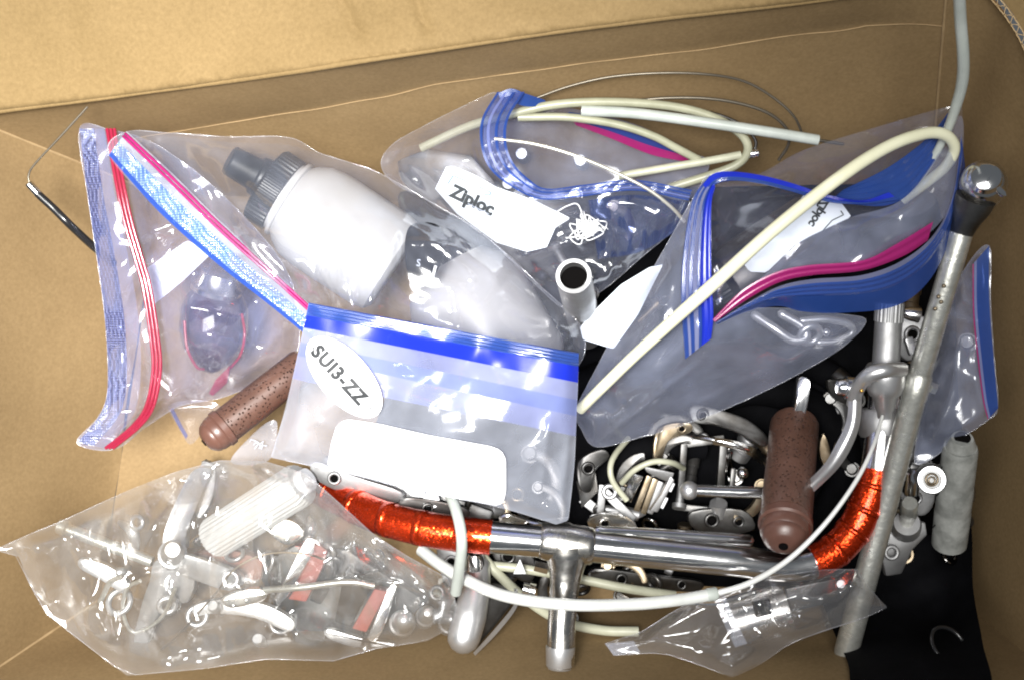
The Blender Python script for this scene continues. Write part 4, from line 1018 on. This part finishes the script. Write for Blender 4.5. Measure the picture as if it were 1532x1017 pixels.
# inside of the mouth and far side
fe2 = Film([(1062, 264, .19), (1130, 262, .18), (1200, 226, .175), (1300, 194, .17), (1420, 160, .165), (1440, 168, .165), (1430, 250, .15), (1380, 320, .14), (1274, 325, .145), (1212, 354, .14), (1150, 420, .13), (1068, 476, .13), (1064, 380, .14)],
           [(1150, 330, .14), (1250, 280, .155), (1350, 240, .155)], [([(1100, 310), (1180, 290), (1230, 300)], .005, 8)], .35, (60, 140), 72, 26)
fe2.build('film', 'film', E)
fe3 = Film([(1068, 478, .20), (1110, 440, .198), (1150, 406, .195), (1189, 367, .192), (1230, 345, .19), (1274, 325, .19), (1345, 302, .19), (1395, 245, .185), (1432, 175, .175), (1442, 200, .175), (1430, 290, .185), (1395, 345, .195), (1340, 372, .20), (1290, 398, .205), (1215, 404, .205), (1150, 425, .205)],
           [(1300, 355, .20), (1370, 310, .195)], [([(1280, 350), (1340, 320), (1400, 260)], .008, 22)], .3, (60, 140), 73, 20)
fe3.build('film', 'film_milky', E)
VL = [(1062, 262, .200), (1036, 300, .200), (1022, 380, .200), (1019, 450, .198), (1025, 537, .192)]
VR = [(1070, 280, .206), (1064, 310, .212), (1064, 400, .212), (1067, 470, .208), (1064, 506, .202)]
for f0, f1, mm in ((0, .16, 'zip_ridge'), (.16, .24, 'zip_pale2'), (.24, .38, 'zip_ridge'), (.38, .52, 'zip_pale2'), (.52, .64, 'zip_ridge'), (.64, 1.0, 'zip_deep')):
    ribbon('zip_strip', VL, VR, mm, E, f0, f1, 50, 4, dz=.003, ridge=.0012 if mm != 'zip_pale2' else 0, ridges=2)
TU = [(1052, 276, .205), (1068, 260, .210), (1095, 257, .212), (1135, 262, .208), (1180, 273, .203), (1240, 292, .198), (1290, 300, .195), (1330, 288, .19)]
TLo = [(1058, 290, .20), (1072, 276, .205), (1096, 271, .206), (1135, 275, .203), (1180, 286, .198), (1240, 303, .192), (1290, 306, .19), (1345, 300, .186)]
ribbon('zip_strip', TU, TLo, 'zip_deep', E, 0, .55, 60, 3, dz=.003); ribbon('zip_strip', TU, TLo, 'zip_ridge', E, .55, 1, 60, 4, dz=.003, ridge=.001, ridges=2)
ribbon('zip_strip', [(1262, 284, .188), (1330, 250, .186), (1388, 206, .182), (1424, 162, .178)], [(1240, 302, .186), (1335, 306, .184), (1392, 252, .18), (1430, 182, .176)], 'zip_blue', E, 0, 1, 40, 8, dz=.002, ridge=.001, ridges=5)
ribbon('zip_line', [(1066, 478, .207), (1110, 435, .212), (1160, 408, .214), (1210, 397, .214), (1290, 390, .212), (1340, 366, .207), (1396, 332, .20)],
       [(1070, 482, .205), (1115, 450, .208), (1165, 423, .209), (1215, 412, .209), (1290, 405, .207), (1350, 384, .202), (1388, 360, .196)], 'pink', E, 0, 1, 60, 6, dz=.003, ridge=.0012, ridges=2)
SU = [(1070, 483, .206), (1115, 455, .208), (1165, 429, .209), (1215, 418, .209), (1290, 412, .207), (1350, 390, .202), (1398, 350, .196), (1426, 290, .19), (1438, 200, .182)]
SL = [(1074, 485, .196), (1120, 466, .192), (1165, 458, .190), (1200, 466, .188), (1260, 468, .186), (1340, 458, .184), (1390, 420, .182), (1424, 350, .178), (1444, 250, .172)]
for f0, f1, mm in ((0, .12, 'zip_pale2'), (.12, .5, 'zip_ridge'), (.5, 1.0, 'zip_blue')):
    ribbon('zip_strip', SU, SL, mm, E, f0, f1, 70, 6, dz=.002, ridge=.0012 if mm == 'zip_ridge' else 0, ridges=3)
le = Film([(1114, 397, 0), (1160, 350, 0), (1203, 291, 0), (1254, 297, 0), (1274, 325, 0), (1212, 354, 0), (1189, 367, 0), (1147, 408, 0), (1121, 407, 0)], smooth_out=False, step=7)
le.h = lambda p: fe2.h(p) + .004
lo = le.build('printed_label', 'paper_blue', E)
lettering('Ziploc', (1240, 303), (-26, 40), 19, le, 'ink_grey', lo, mirror=True, bold=.03, spacing=.9)
q = resample(np.array([(1258, 316), (1262, 322), (1245, 330), (1228, 349)], float), 30); z = le.h(q) + .0015
V, F = sweep(PP(np.c_[q, z]), [px(.8, .15)], 5); link('printed_frame', V, F, 'ink_grey', lo)
# metal links in that bag
mk = thing('metal_link', 'rounded pale metal links showing through the right zip bag', 'metal link', (1200, 495, .10))
tube('link', [(1130, 472, .145), (1160, 492, .15), (1185, 508, .15), (1205, 505, .15), (1200, 488, .15), (1170, 470, .15)], 7, 'alloy', mk, dome=True)
ring('link', (1212, 500, .15), 15, 5.5, 'alloy', mk, (35, 10)); 
tube('link', [(1200, 480, .15), (1235, 478, .15), (1268, 484, .148), (1274, 498, .146), (1250, 510, .146), (1225, 512, .146)], 6, 'alloy', mk, dome=True)
ball('link_pin', (1236, 497, .15), 6, 'chrome', mk)
wd_ = thing('water_bottle', 'dark glossy bottle lying inside the right zip bag mouth', 'bottle', (1120, 400, .07))
rev('body', (1085, 430, .085), (1240, 330, .085), [(0, 0), (0, 40), (.05, 52), (.15, 56), (.85, 56), (.95, 50), (1, 30), (1, 0)], 'dark_metal', wd_, 40)
rev('cap', (1068, 441, .085), (1088, 428, .085), [(0, 0), (0, 26), (.2, 30), (1, 30), (1, 0)], 'cap', wd_, 36, 30, .03)

# far right bag
H = bag('zip_bag', 'zip bag with a blue edge squeezed between the wrench and right wall', (1430, 560, .08))
fh = Film([(1445, 400, .13), (1480, 368, .14), (1482, 450, .14), (1488, 540, .14), (1493, 608, .14), (1478, 628, .135), (1430, 660, .13), (1382, 692, .12), (1368, 680, .12), (1388, 580, .12), (1415, 470, .125)],
          [(1430, 540, .14)], [([(1465, 470), (1460, 560), (1474, 620)], .006, 8), ([(1440, 480), (1425, 580), (1390, 680)], .008, 12)], .5, (40, 90), 81, 16)
fh.build('film', 'film_milky', H); fh.build('film', 'film_low', H, dz=-.03); fh.seam('seam', H)
HL = [(1455, 396, .145), (1456, 470, .15), (1463, 540, .15), (1471, 600, .147), (1478, 627, .145)]; HR = [(1480, 368, .145), (1480, 450, .148), (1487, 540, .148), (1493, 606, .146), (1492, 612, .144)]
ribbon('zip_strip', HL, HR, 'zip_blue', H, .25, 1, 50, 5, dz=.004); ribbon('zip_line', HL, HR, 'pink', H, .0, .07, 50, 2, dz=.004); ribbon('zip_strip', HL, HR, 'zip_pale', H, .1, .25, 50, 2, dz=.004)
dk = thing('tool_case', 'dark flat case partly seen through the far right bag', 'case', (1420, 590, .05))
prism('shell', [(1415, 520, .105), (1432, 520, .105), (1430, 640, .10), (1385, 660, .10), (1385, 560, .105)], .03, 'black_gloss', dk, .003)

# front flat bag
C = bag('zip_bag', 'flat zip bag in front with a solid blue top and white labels', (640, 620, .14))
fc = Film([(462, 454, .212), (600, 480, .218), (730, 504, .218), (866, 529, .212), (863, 610, .21), (859, 700, .20), (850, 778, .188), (832, 784, .186), (790, 770, .19), (745, 757, .192), (620, 733, .192), (500, 703, .188), (405, 684, .18), (428, 610, .195), (448, 520, .206)],
          [(640, 560, .228), (760, 620, .224), (640, 680, .212), (520, 600, .218), (460, 620, .205), (800, 720, .205)],
          [([(822, 618), (815, 680), (806, 745)], .006, 9), ([(448, 560), (445, 620), (450, 700)], .008, 14), ([(455, 640), (470, 630), (488, 635)], .005, 7), ([(610, 520), (625, 535), (630, 545)], .003, 4), ([(860, 600), (848, 690), (838, 775)], .005, 7), ([(560, 630), (640, 650), (700, 668)], .002, 5)],
          .22, (80, 200), 91, 20, smooth_out=False)
fc.build('film', 'film_front', C)
fc.build('film', 'film_low', C, dz=-.012)
fc.seam('seam', C, 1.4)
def band(name, y0l, y0r, y1l, y1r, mat, dz, ridge=0, ridges=3, taper=(0, 0)):
    xl = lambda y: np.interp(y, [454, 520, 610, 684], [462, 448, 428, 405]); xr = lambda y: np.interp(y, [529, 610, 700, 778], [866, 863, 859, 850])
    def line(yl, yr):
        a, b = np.array([xl(yl), yl]), np.array([xr(yr), yr]); t = np.linspace(0, 1, 30)[:, None]; q = a * (1 - t) + b * t
        return np.c_[q, fc.h(q)]
    ribbon(name, line(y0l, y0r), line(y1l, y1r), mat, C, 0, 1, 70, 6, ridge, ridges, dz)
band('zip_strip', 453, 528, 472, 548, 'zip_ridge', .0035, .0014, 4)
band('zip_strip', 472, 548, 490, 572, 'zip_deep', .003)
band('zip_band', 490, 572, 512, 598, 'zip_pale2', .0022)
band('zip_band', 512, 598, 532, 622, 'zip_pale', .0022)
band('zip_band', 532, 622, 566, 652, 'zip_pale2', .0018)
th = math.atan2(.74, .67); ca, sa = math.cos(th), math.sin(th)
el = [(515 + 75 * math.cos(a) * ca - 37 * math.sin(a) * sa, 564 + 75 * math.cos(a) * sa + 37 * math.sin(a) * ca, 0) for a in np.linspace(0, 2 * math.pi, 40, endpoint=False)]
fo = Film(el, smooth_out=False, step=7); fo.h = lambda p: fc.h(p) + .0055
so_ = fo.build('oval_sticker', 'paper', C); so_['label'] = 'white oval sticker with dark lettering'
lettering('SUI3-ZZ', (464, 527), (80, 87), 28, fo, 'ink', so_, spacing=1.1, bold=.05)
for q in ((468, 519), (553, 609)):
    ql = np.array([(q[0], q[1]), (q[0] + 2.2, q[1] - 1), (q[0] + 1.6, q[1] + 3), (q[0] - .6, q[1] + 3)]); z = fo.h(ql) + .0012
    link('ink_dot', PP(np.c_[ql, z]), [(0, 1, 2, 3)], 'ink', so_, False)
wl = [(490, 694, 0), (496, 660, 0), (503, 638, 0), (512, 629, 0), (524, 627, 0), (570, 634, 0), (640, 650, 0), (735, 667, 0), (750, 673, 0), (757, 686, 0), (757, 735, 0), (753, 752, 0), (744, 756, 0), (620, 731, 0), (500, 702, 0)]
fo2 = Film(wl, smooth_out=False, step=8); fo2.h = lambda p: fc.h(p) + .0035
wo = fo2.build('write_on_panel', 'paper', C); wo['label'] = 'blank white write-on panel'
q = resample(np.array([(572, 640), (640, 655), (698, 671)], float), 30); z = fo2.h(q) + .0008
V, F = sweep(PP(np.c_[q, z]), [px(1.0, .2)], 5); link('printed_line', V, F, 'ink_blue', wo)
# crumpled printed film next to the lying grip
cf = thing('paper_scrap', 'small crumpled printed scrap right of the lying grip end', 'paper scrap', (385, 655, .08))
fs = Film([(345, 690, .10), (372, 655, .11), (402, 630, .115), (415, 634, .115), (408, 680, .11), (385, 694, .10)], crumple=.35, lam=(20, 50), seed=14, edge=8)
fs.build('sheet', 'film_front', cf)
for k in range(4):
    pts = [(372 + k * 5, 662 + k * 3, .118), (378 + k * 5, 657 + k * 2, .119), (383 + k * 5, 664 + k * 2, .119), (389 + k * 3, 660 + k * 2, .118)]
    tube('print_stroke', [(x + rnd.uniform(-3, 3), y + rnd.uniform(-4, 4), z) for x, y, z in pts], .6, 'ink_pale', cf, 4, 5)

# ------------------------------------------------------------------ near left clear bag and what it holds
cp_ = thing('brake_caliper', 'silver caliper arms crossing inside the near left clear bag', 'brake caliper', (255, 850, .03))
prism('arm', [(243, 818, .088), (247, 785, .085), (262, 748, .078), (280, 712, .066), (298, 698, .06), (318, 702, .055), (306, 730, .062), (292, 765, .074), (280, 795, .082), (275, 825, .088)], .012, 'alloy', cp_, .003, 4)
prism('arm', [(232, 838, .086), (278, 842, .086), (292, 872, .08), (278, 902, .072), (252, 900, .072), (234, 925, .066), (222, 960, .056), (212, 996, .045), (196, 992, .045), (200, 950, .056), (210, 905, .068), (222, 870, .078)], .012, 'alloy', cp_, .003, 4)
prism('arm', [(262, 828, .094), (310, 838, .09), (356, 856, .08), (362, 874, .076), (340, 884, .076), (300, 872, .084), (266, 858, .09)], .010, 'alloy', cp_, .003, 4)
prism('arm', [(300, 690, .05), (322, 700, .05), (318, 745, .055), (300, 775, .06), (290, 765, .06), (300, 735, .055)], .010, 'alloy_dull', cp_, .003, 4)
tube('return_spring', [(210, 868, .085), (190, 880, .08), (184, 915, .075), (200, 945, .07), (240, 925, .075), (262, 880, .09)], 3, 'steel', cp_)
ring('eyelet', (250, 905, .078), 12, 4, 'alloy', cp_, (20, 15)); ring('eyelet', (345, 866, .085), 10, 4, 'alloy', cp_, (-15, 10))
tube('cable_clip', [(150, 900, .07), (165, 870, .075), (185, 862, .08)], 4, 'steel', cp_)
for (x, y, r) in ((318, 905, 9), (385, 955, 9)):
    rev('loose_bolt', (x, y, .085), (x + 14, y + 12, .06), [(0, 0), (0, r * .8), (.06, r), (.3, r), (.32, r * .55), (1, r * .55), (1, 0)], 'alloy', cp_, 18)
rev('pivot_nut', (258, 822, .115), (258, 832, .08), [(0, 0), (0, 11), (.15, 16), (.6, 18), (.62, 22), (1, 22), (1, 0)], 'alloy', cp_, 28)
rev('pivot_bolt', (88, 786, .075), (228, 840, .08), [(0, 0), (0, 11), (.08, 12), (.10, 8.5), (.95, 8.5), (1, 8), (1, 0)], 'steel', cp_, 20)
for i in range(22):
    t_ = .14 + i * .03
    ring('thread', (88 + 140 * t_, 786 + 54 * t_, .075 + .005 * t_), 8.6, .9, 'steel', cp_, (20, 78), 16, 6)
prism('shade_plate', [(380, 850, .05), (440, 815, .055), (520, 822, .055), (640, 900, .05), (570, 955, .045), (430, 945, .04)], .02, 'dark_metal', cp_, .004)  # added dark plate: shading cast by the bag's contents, put into its colour
prism('shoe', [(285, 828, .06), (345, 820, .06), (395, 838, .06), (390, 868, .055), (330, 872, .055), (290, 852, .055)], .02, 'brick', cp_, .003)
for pts, z_, mm in (([(120, 835), (160, 845), (190, 870), (180, 885), (150, 868), (118, 850)], .075, 'alloy'), ([(290, 905), (340, 895), (400, 905), (440, 930), (430, 945), (380, 925), (320, 918), (292, 922)], .07, 'alloy'), ([(400, 770), (440, 780), (455, 800), (430, 815), (405, 800)], .08, 'chrome_worn'), ([(330, 895), (372, 880), (400, 885), (390, 900), (345, 910)], .09, 'chrome_worn'), ([(490, 940), (545, 955), (590, 962), (585, 972), (535, 970), (490, 955)], .07, 'alloy')):
    prism('lever_part', [(x, y, z_) for x, y in pts], .010, mm, cp_, .0025, 4)
r7 = random.Random(7)
for k in range(16):
    x, y = r7.uniform(150, 620), r7.uniform(770, 955)
    if k % 2: ring('link', (x, y, .06 + r7.uniform(0, .02)), r7.uniform(8, 18), r7.uniform(2.5, 5), 'alloy' if k % 4 else 'chrome', cp_, (r7.uniform(-60, 60), r7.uniform(-60, 60)), 24, 8)
    else:
        a_ = r7.uniform(0, 3.14); L_ = r7.uniform(25, 60)
        tube('rod', [(x, y, .06), (x + L_ * .5 * math.cos(a_), y + L_ * .5 * math.sin(a_), .072), (x + L_ * math.cos(a_ + .4), y + L_ * math.sin(a_ + .4), .06)], [4, 9, 5], 'alloy' if k % 4 else 'chrome_worn', cp_, 6, 10, True)
rb = thing('ribbed_sleeve', 'bright ribbed white cylinder inside the near left clear bag', 'sleeve', (385, 765, .06))
rev('sleeve', (318, 806, .085), (452, 722, .115), [(0, 0), (0, 27), (.04, 30), (.96, 31), (1, 28), (1, 0)], 'bottle', rb, 32, 26, .05)
rev('core', (448, 724, .114), (462, 716, .117), [(0, 0), (0, 20), (1, 18), (1, 0)], 'paper', rb, 24)
def shoe(label, poly_h, poly_p, z):
    s_ = thing('brake_shoe', label, 'brake shoe', (poly_p[0][0], poly_p[0][1], z - .03), 'brake shoes in the near left bag')
    prism('holder', [(x, y, z + .004) for x, y in poly_h], .014, 'chrome', s_, .0015)
    prism('pad', [(x, y, z) for x, y in poly_p], .016, 'pad', s_, .0015)
    return s_
a = shoe('red-brown brake pad in a bright holder at the middle of the clear bag', [(458, 802), (472, 806), (470, 825), (432, 890), (415, 908), (410, 895), (440, 835)], [(474, 812), (490, 824), (482, 850), (458, 900), (430, 896), (436, 888)], .085)
prism('back_plate', [(490, 826, .078), (512, 838, .078), (480, 905, .072), (462, 898, .072)], .02, 'black_gloss', a, .002)
b = shoe('red-brown brake pad in a bright holder at the right end of the clear bag', [(584, 872), (596, 876), (572, 945), (560, 962), (548, 956)], [(560, 880), (580, 884), (548, 946), (526, 940)], .08)
prism('back_plate', [(516, 850, .075), (556, 876, .076), (524, 938, .07), (500, 930, .07)], .02, 'black_gloss', b, .002)
for (x, y, r) in ((606, 925, 17), (641, 915, 13), (676, 924, 14)):
    rev('acorn_nut', (x, y, .10), (x - 6, y + 10, .06), [(0, 0), (.03, r * .5), (.12, r * .85), (.3, r), (.6, r), (.62, r * 1.2), (1, r * 1.2), (1, 0)], 'alloy', b, 24)
tube('wire', [(395, 882, .10), (450, 878, .108), (520, 870, .11), (560, 876, .108)], 5, 'steel', a)
tag(tube('thin_wire', [(200, 1000, .05), (260, 955, .075), (320, 890, .10), (352, 850, .108), (400, 828, .11), (455, 828, .112), (490, 838, .10)], 1.6, 'bronze'), 'hair-thin brown wire arching inside the near left clear bag', 'wire')

Fg = bag('plastic_bag', 'crinkled clear bag without zip in the near left corner', (340, 850, .02), 'plastic bag')
ff = Film([(-8, 822, .13), (40, 800, .125), (90, 780, .12), (180, 738, .12), (260, 706, .125), (330, 688, .13), (400, 690, .14), (458, 708, .172), (500, 745, .165), (560, 800, .15), (620, 838, .14), (668, 862, .12), (684, 905, .11), (680, 935, .10), (640, 958, .10), (560, 970, .095), (500, 988, .10), (400, 985, .11), (300, 1000, .12), (190, 1010, .12), (130, 965, .12), (70, 918, .12), (42, 870, .12), (28, 832, .125)],
          [(255, 825, .132), (380, 765, .15), (450, 840, .135), (560, 900, .118), (160, 860, .125), (300, 930, .118), (610, 920, .13), (420, 930, .118), (330, 860, .122)],
          [([(457, 710), (445, 765), (455, 782), (448, 800), (418, 815), (400, 860), (385, 875), (400, 912)], .012, 10), ([(455, 712), (400, 735), (300, 790)], .010, 18), ([(275, 705), (255, 745), (240, 770), (220, 815)], .014, 11), ([(100, 790), (125, 840), (145, 870), (130, 925), (160, 990), (186, 1008)], .016, 11),
           ([(183, 990), (182, 940), (190, 880), (220, 858), (262, 855)], .013, 9), ([(60, 820), (45, 838), (40, 850)], .010, 10), ([(262, 855), (255, 890), (245, 915)], .009, 7), ([(458, 712), (490, 800), (500, 880), (490, 950)], .010, 13), ([(462, 715), (540, 800), (640, 880), (682, 900)], .010, 12),
           ([(400, 910), (440, 945), (480, 975)], .008, 14), ([(355, 915), (380, 930), (400, 945)], .008, 7), ([(520, 880), (560, 870), (620, 878), (675, 905)], .008, 6), ([(260, 700), (330, 692), (400, 720)], .008, 10), ([(300, 700), (310, 740), (300, 780)], .010, 12), ([(500, 980), (430, 960), (380, 910), (300, 900)], .008, 16), ([(560, 960), (620, 930), (640, 890)], .008, 12), ([(70, 900), (60, 860), (90, 850)], .008, 18), ([(230, 640), (280, 690), (340, 720)], .008, 12), ([(540, 790), (530, 820), (545, 850)], .010, 10)],
          1.5, (45, 130), 101, 22, step=4.5, smooth_out=False)
ff.build('film', 'film_clear', Fg)
fu = Film([tuple(q) for q in ff.out], [(255, 825, .03), (380, 765, .04), (450, 840, .04), (560, 900, .035), (160, 860, .05), (300, 930, .05), (420, 930, .05)], crumple=.3, lam=(50, 140), seed=103, edge=20, step=7, smooth_out=False)
fu.build('film', 'film_low', Fg, dz=-.004, zmin=.008)
ff.seam('seam', Fg, 1.1)

# ------------------------------------------------------------------ small clear bag at the near right
Gg = bag('plastic_bag', 'small clear bag with a metal clamp ring at the near side', (1120, 920, .05), 'plastic bag')
fg = Film([(905, 962, .135), (960, 945, .13), (1010, 912, .13), (1062, 886, .14), (1150, 862, .145), (1230, 852, .145), (1282, 850, .14), (1300, 880, .135), (1328, 908, .13), (1290, 925, .13), (1235, 942, .13), (1180, 962, .135), (1140, 992, .14), (1095, 1013, .15), (1050, 995, .145), (990, 975, .14), (918, 980, .14)],
          [(1150, 910, .155), (1080, 930, .145), (1230, 895, .15)],
          [([(1265, 900), (1295, 905), (1320, 908)], .009, 9), ([(1262, 905), (1240, 915), (1235, 935)], .008, 7), ([(1145, 870), (1150, 900), (1165, 945)], .010, 7), ([(1280, 855), (1270, 880), (1255, 905)], .008, 8), ([(1060, 975), (1120, 960), (1165, 940), (1230, 905)], .008, 8), ([(1235, 905), (1190, 920), (1170, 940)], .006, 7), ([(1040, 960), (1080, 985), (1100, 1010)], .006, 10)],
          1.1, (35, 90), 111, 18, step=4.5, smooth_out=False)
fg.build('film', 'film_thin', Gg); fg.build('film', 'film_low', Gg, dz=-.03); fg.seam('seam', Gg)
ribbon('frosted_strip', [(905, 962, .139), (918, 980, .144)], [(948, 958, .139), (958, 975, .144)], 'film_front', Gg, 0, 1, 12, 5, dz=.003)
ribbon('perforated_strip', [(1066, 888, .147), (1080, 925, .152), (1100, 968, .150)], [(1082, 884, .148), (1098, 922, .153), (1118, 962, .150)], 'film_front', Gg, 0, 1, 30, 4, dz=.002, wob=.003)
hc = thing('hose_clamp', 'bright metal clamp ring with a dark slot in the small near bag', 'clamp', (1150, 915, .08))
rev('band', (1092, 932, .105), (1178, 908, .108), [(0, 30), (0, 37), (.1, 38), (.9, 38), (1, 37), (1, 30), (0, 30)], 'chrome_worn', hc, 40)
prism('slot', [(1126, 902, .132), (1152, 896, .132), (1156, 918, .131), (1132, 924, .131)], .004, 'hole', hc, .0005)
prism('tail', [(1175, 880, .118), (1265, 862, .118), (1272, 885, .116), (1255, 900, .115), (1185, 915, .116)], .008, 'dark_metal', hc, .002)
rev('screw', (1258, 873, .128), (1258, 877, .112), [(0, 0), (0, 6), (.2, 8), (1, 8), (1, 0)], 'alloy', hc, 20)

# ------------------------------------------------------------------ cables
def cable(label, pts, r, mat, name='brake_cable', n=10):
    return tag(tube(name, pts, r, mat, None, n, 14), label, 'cable', 'loose brake cables')
c1 = cable('thick cream cable housing arching over the open right bag', [(868, 612, .175), (905, 575, .195), (960, 522, .210), (1060, 432, .225), (1160, 342, .228), (1260, 263, .225), (1330, 219, .215), (1385, 200, .205), (1415, 203, .198), (1428, 222, .19), (1416, 248, .18), (1388, 272, .17), (1350, 300, .16)], [8, 8.5, 9, 10, 10, 10, 9.5, 9, 9, 8.5, 8, 8, 7.5], 'cream')
c2 = cable('grey-white cable hanging in over the far right corner', [(1434, -30, .30), (1437, 30, .27), (1441, 80, .25), (1440, 120, .23), (1430, 160, .21), (1413, 205, .19), (1385, 255, .175), (1352, 302, .16)], [9, 9, 9, 9, 8, 6.5, 5, 4], 'greywhite')
cable('grey-white cable crossing over the orange taped bar', [(664, 725, .13), (678, 750, .155), (688, 785, .168), (691, 815, .168), (688, 845, .155), (682, 885, .13)], 8.5, 'greywhite')
c3 = thing('brake_cable', 'white cable sweeping over the stem with its bare wire running to the lever', 'cable', (850, 905, .15), 'loose brake cables')
tube('housing', [(630, 822, .10), (660, 845, .115), (700, 868, .13), (760, 892, .15), (850, 904, .168), (950, 903, .165), (1020, 896, .16), (1068, 888, .158)], 9.2, 'white_cable', c3)
rev('end_cap', (1058, 889.5, .1582), (1074, 886.5, .158), [(0, 0), (0, 9.9), (.8, 10.1), (1, 8), (1, 0)], 'greywhite', c3, 20)
tube('inner_wire', [(1068, 888, .158), (1120, 872, .165), (1180, 836, .178), (1235, 782, .182), (1280, 720, .178), (1306, 668, .17), (1320, 622, .15)], [4.5, 4.5, 4.2, 3.8, 3.4, 3, 2.5], 'white_wire', c3)
cable('dull cream cable running below the stem to the near wall', [(720, 830, .085), (745, 858, .085), (790, 898, .08), (840, 928, .075), (900, 942, .07), (955, 944, .07)], 7.5, 'dull_cream')
cable('dull cream cable passing straight behind the stem', [(690, 842, .08), (780, 850, .085), (870, 866, .085), (940, 880, .085), (1010, 890, .08)], 7, 'dull_cream')
cable('cream cable coiled in a wide loop from the upper bag mouth', [(630, 222, .13), (700, 190, .14), (762, 172, .15), (830, 157, .155), (910, 153, .155), (1000, 159, .152), (1062, 174, .15), (1105, 198, .148), (1119, 222, .145), (1106, 244, .14), (1070, 260, .135), (1000, 282, .13)], 6.6, 'cream_dim')
cable('cream cable curving across the upper bag mouth above the pink zip', [(775, 176, .15), (850, 176, .152), (920, 186, .15), (975, 203, .148), (1012, 222, .145), (1046, 240, .14)], 6, 'cream_dim')
kc = thing('brake_cable', 'short cream cable with a silver tip pointing right behind the bags', 'cable', (1020, 247, .13), 'loose brake cables')
tube('housing', [(925, 264, .135), (1000, 251, .14), (1060, 241, .142), (1108, 232, .142)], 6, 'dull_cream', kc)
rev('ferrule', (1118, 232, .142), (1134, 229, .142), [(0, 0), (0, 5), (.1, 6), (1, 6), (1, 0)], 'chrome', kc, 16)
gk = thing('brake_cable', 'straight pale grey cable end with bare wire near the far wall', 'cable', (1050, 184, .15), 'loose brake cables')
tube('housing', [(870, 166, .155), (950, 170, .158), (1050, 183, .16), (1150, 198, .16), (1224, 210, .158)], 8, 'greywhite', gk)
tube('inner_wire', [(1220, 209.5, .158), (1262, 216, .155)], 2.5, 'wire', gk)
cable('thin dark wire in the widest arc against the far wall', [(800, 148, .15), (850, 130, .155), (910, 116, .16), (980, 110, .165), (1050, 111, .165), (1110, 121, .16), (1155, 145, .155), (1188, 175, .15), (1203, 208, .14)], 1.9, 'wire', 'steel_wire')
cable('thin dark wire in the inner arc against the far wall', [(940, 152, .15), (1000, 147, .152), (1060, 148, .152), (1110, 156, .15), (1150, 170, .147), (1176, 192, .142), (1180, 215, .135), (1165, 240, .125)], 2.4, 'wire', 'steel_wire')
cable('dark wire loop just inside the cream coil', [(1000, 158, .149), (1060, 168, .147), (1105, 185, .145), (1130, 210, .142), (1126, 232, .138)], 2.4, 'dark_metal', 'steel_wire')
cable('pale bare wire crossing diagonally over the upper bag', [(740, 208, .182), (800, 216, .186), (860, 233, .188), (920, 258, .186), (970, 284, .184), (1005, 311, .18), (1024, 332, .172)], 2.6, 'wire_light', 'steel_wire')
ek = thing('brake_cable', 'black cable end with silver tip and bent wire at the left wall', 'cable', (90, 320, .13), 'loose brake cables')
tube('housing', [(56, 290, .152), (80, 312, .150), (105, 337, .147), (135, 365, .13), (170, 395, .11)], 6, 'black_gloss', ek)
rev('ferrule', (42, 274, .155), (60, 294, .151), [(0, 0), (0, 5), (.1, 6.2), (1, 6.4), (1, 0)], 'chrome', ek, 18)
tube('inner_wire', [(44, 275, .155), (43, 262, .156), (52, 246, .158), (90, 205, .163), (131, 160, .168)], 1.5, 'wire', ek)
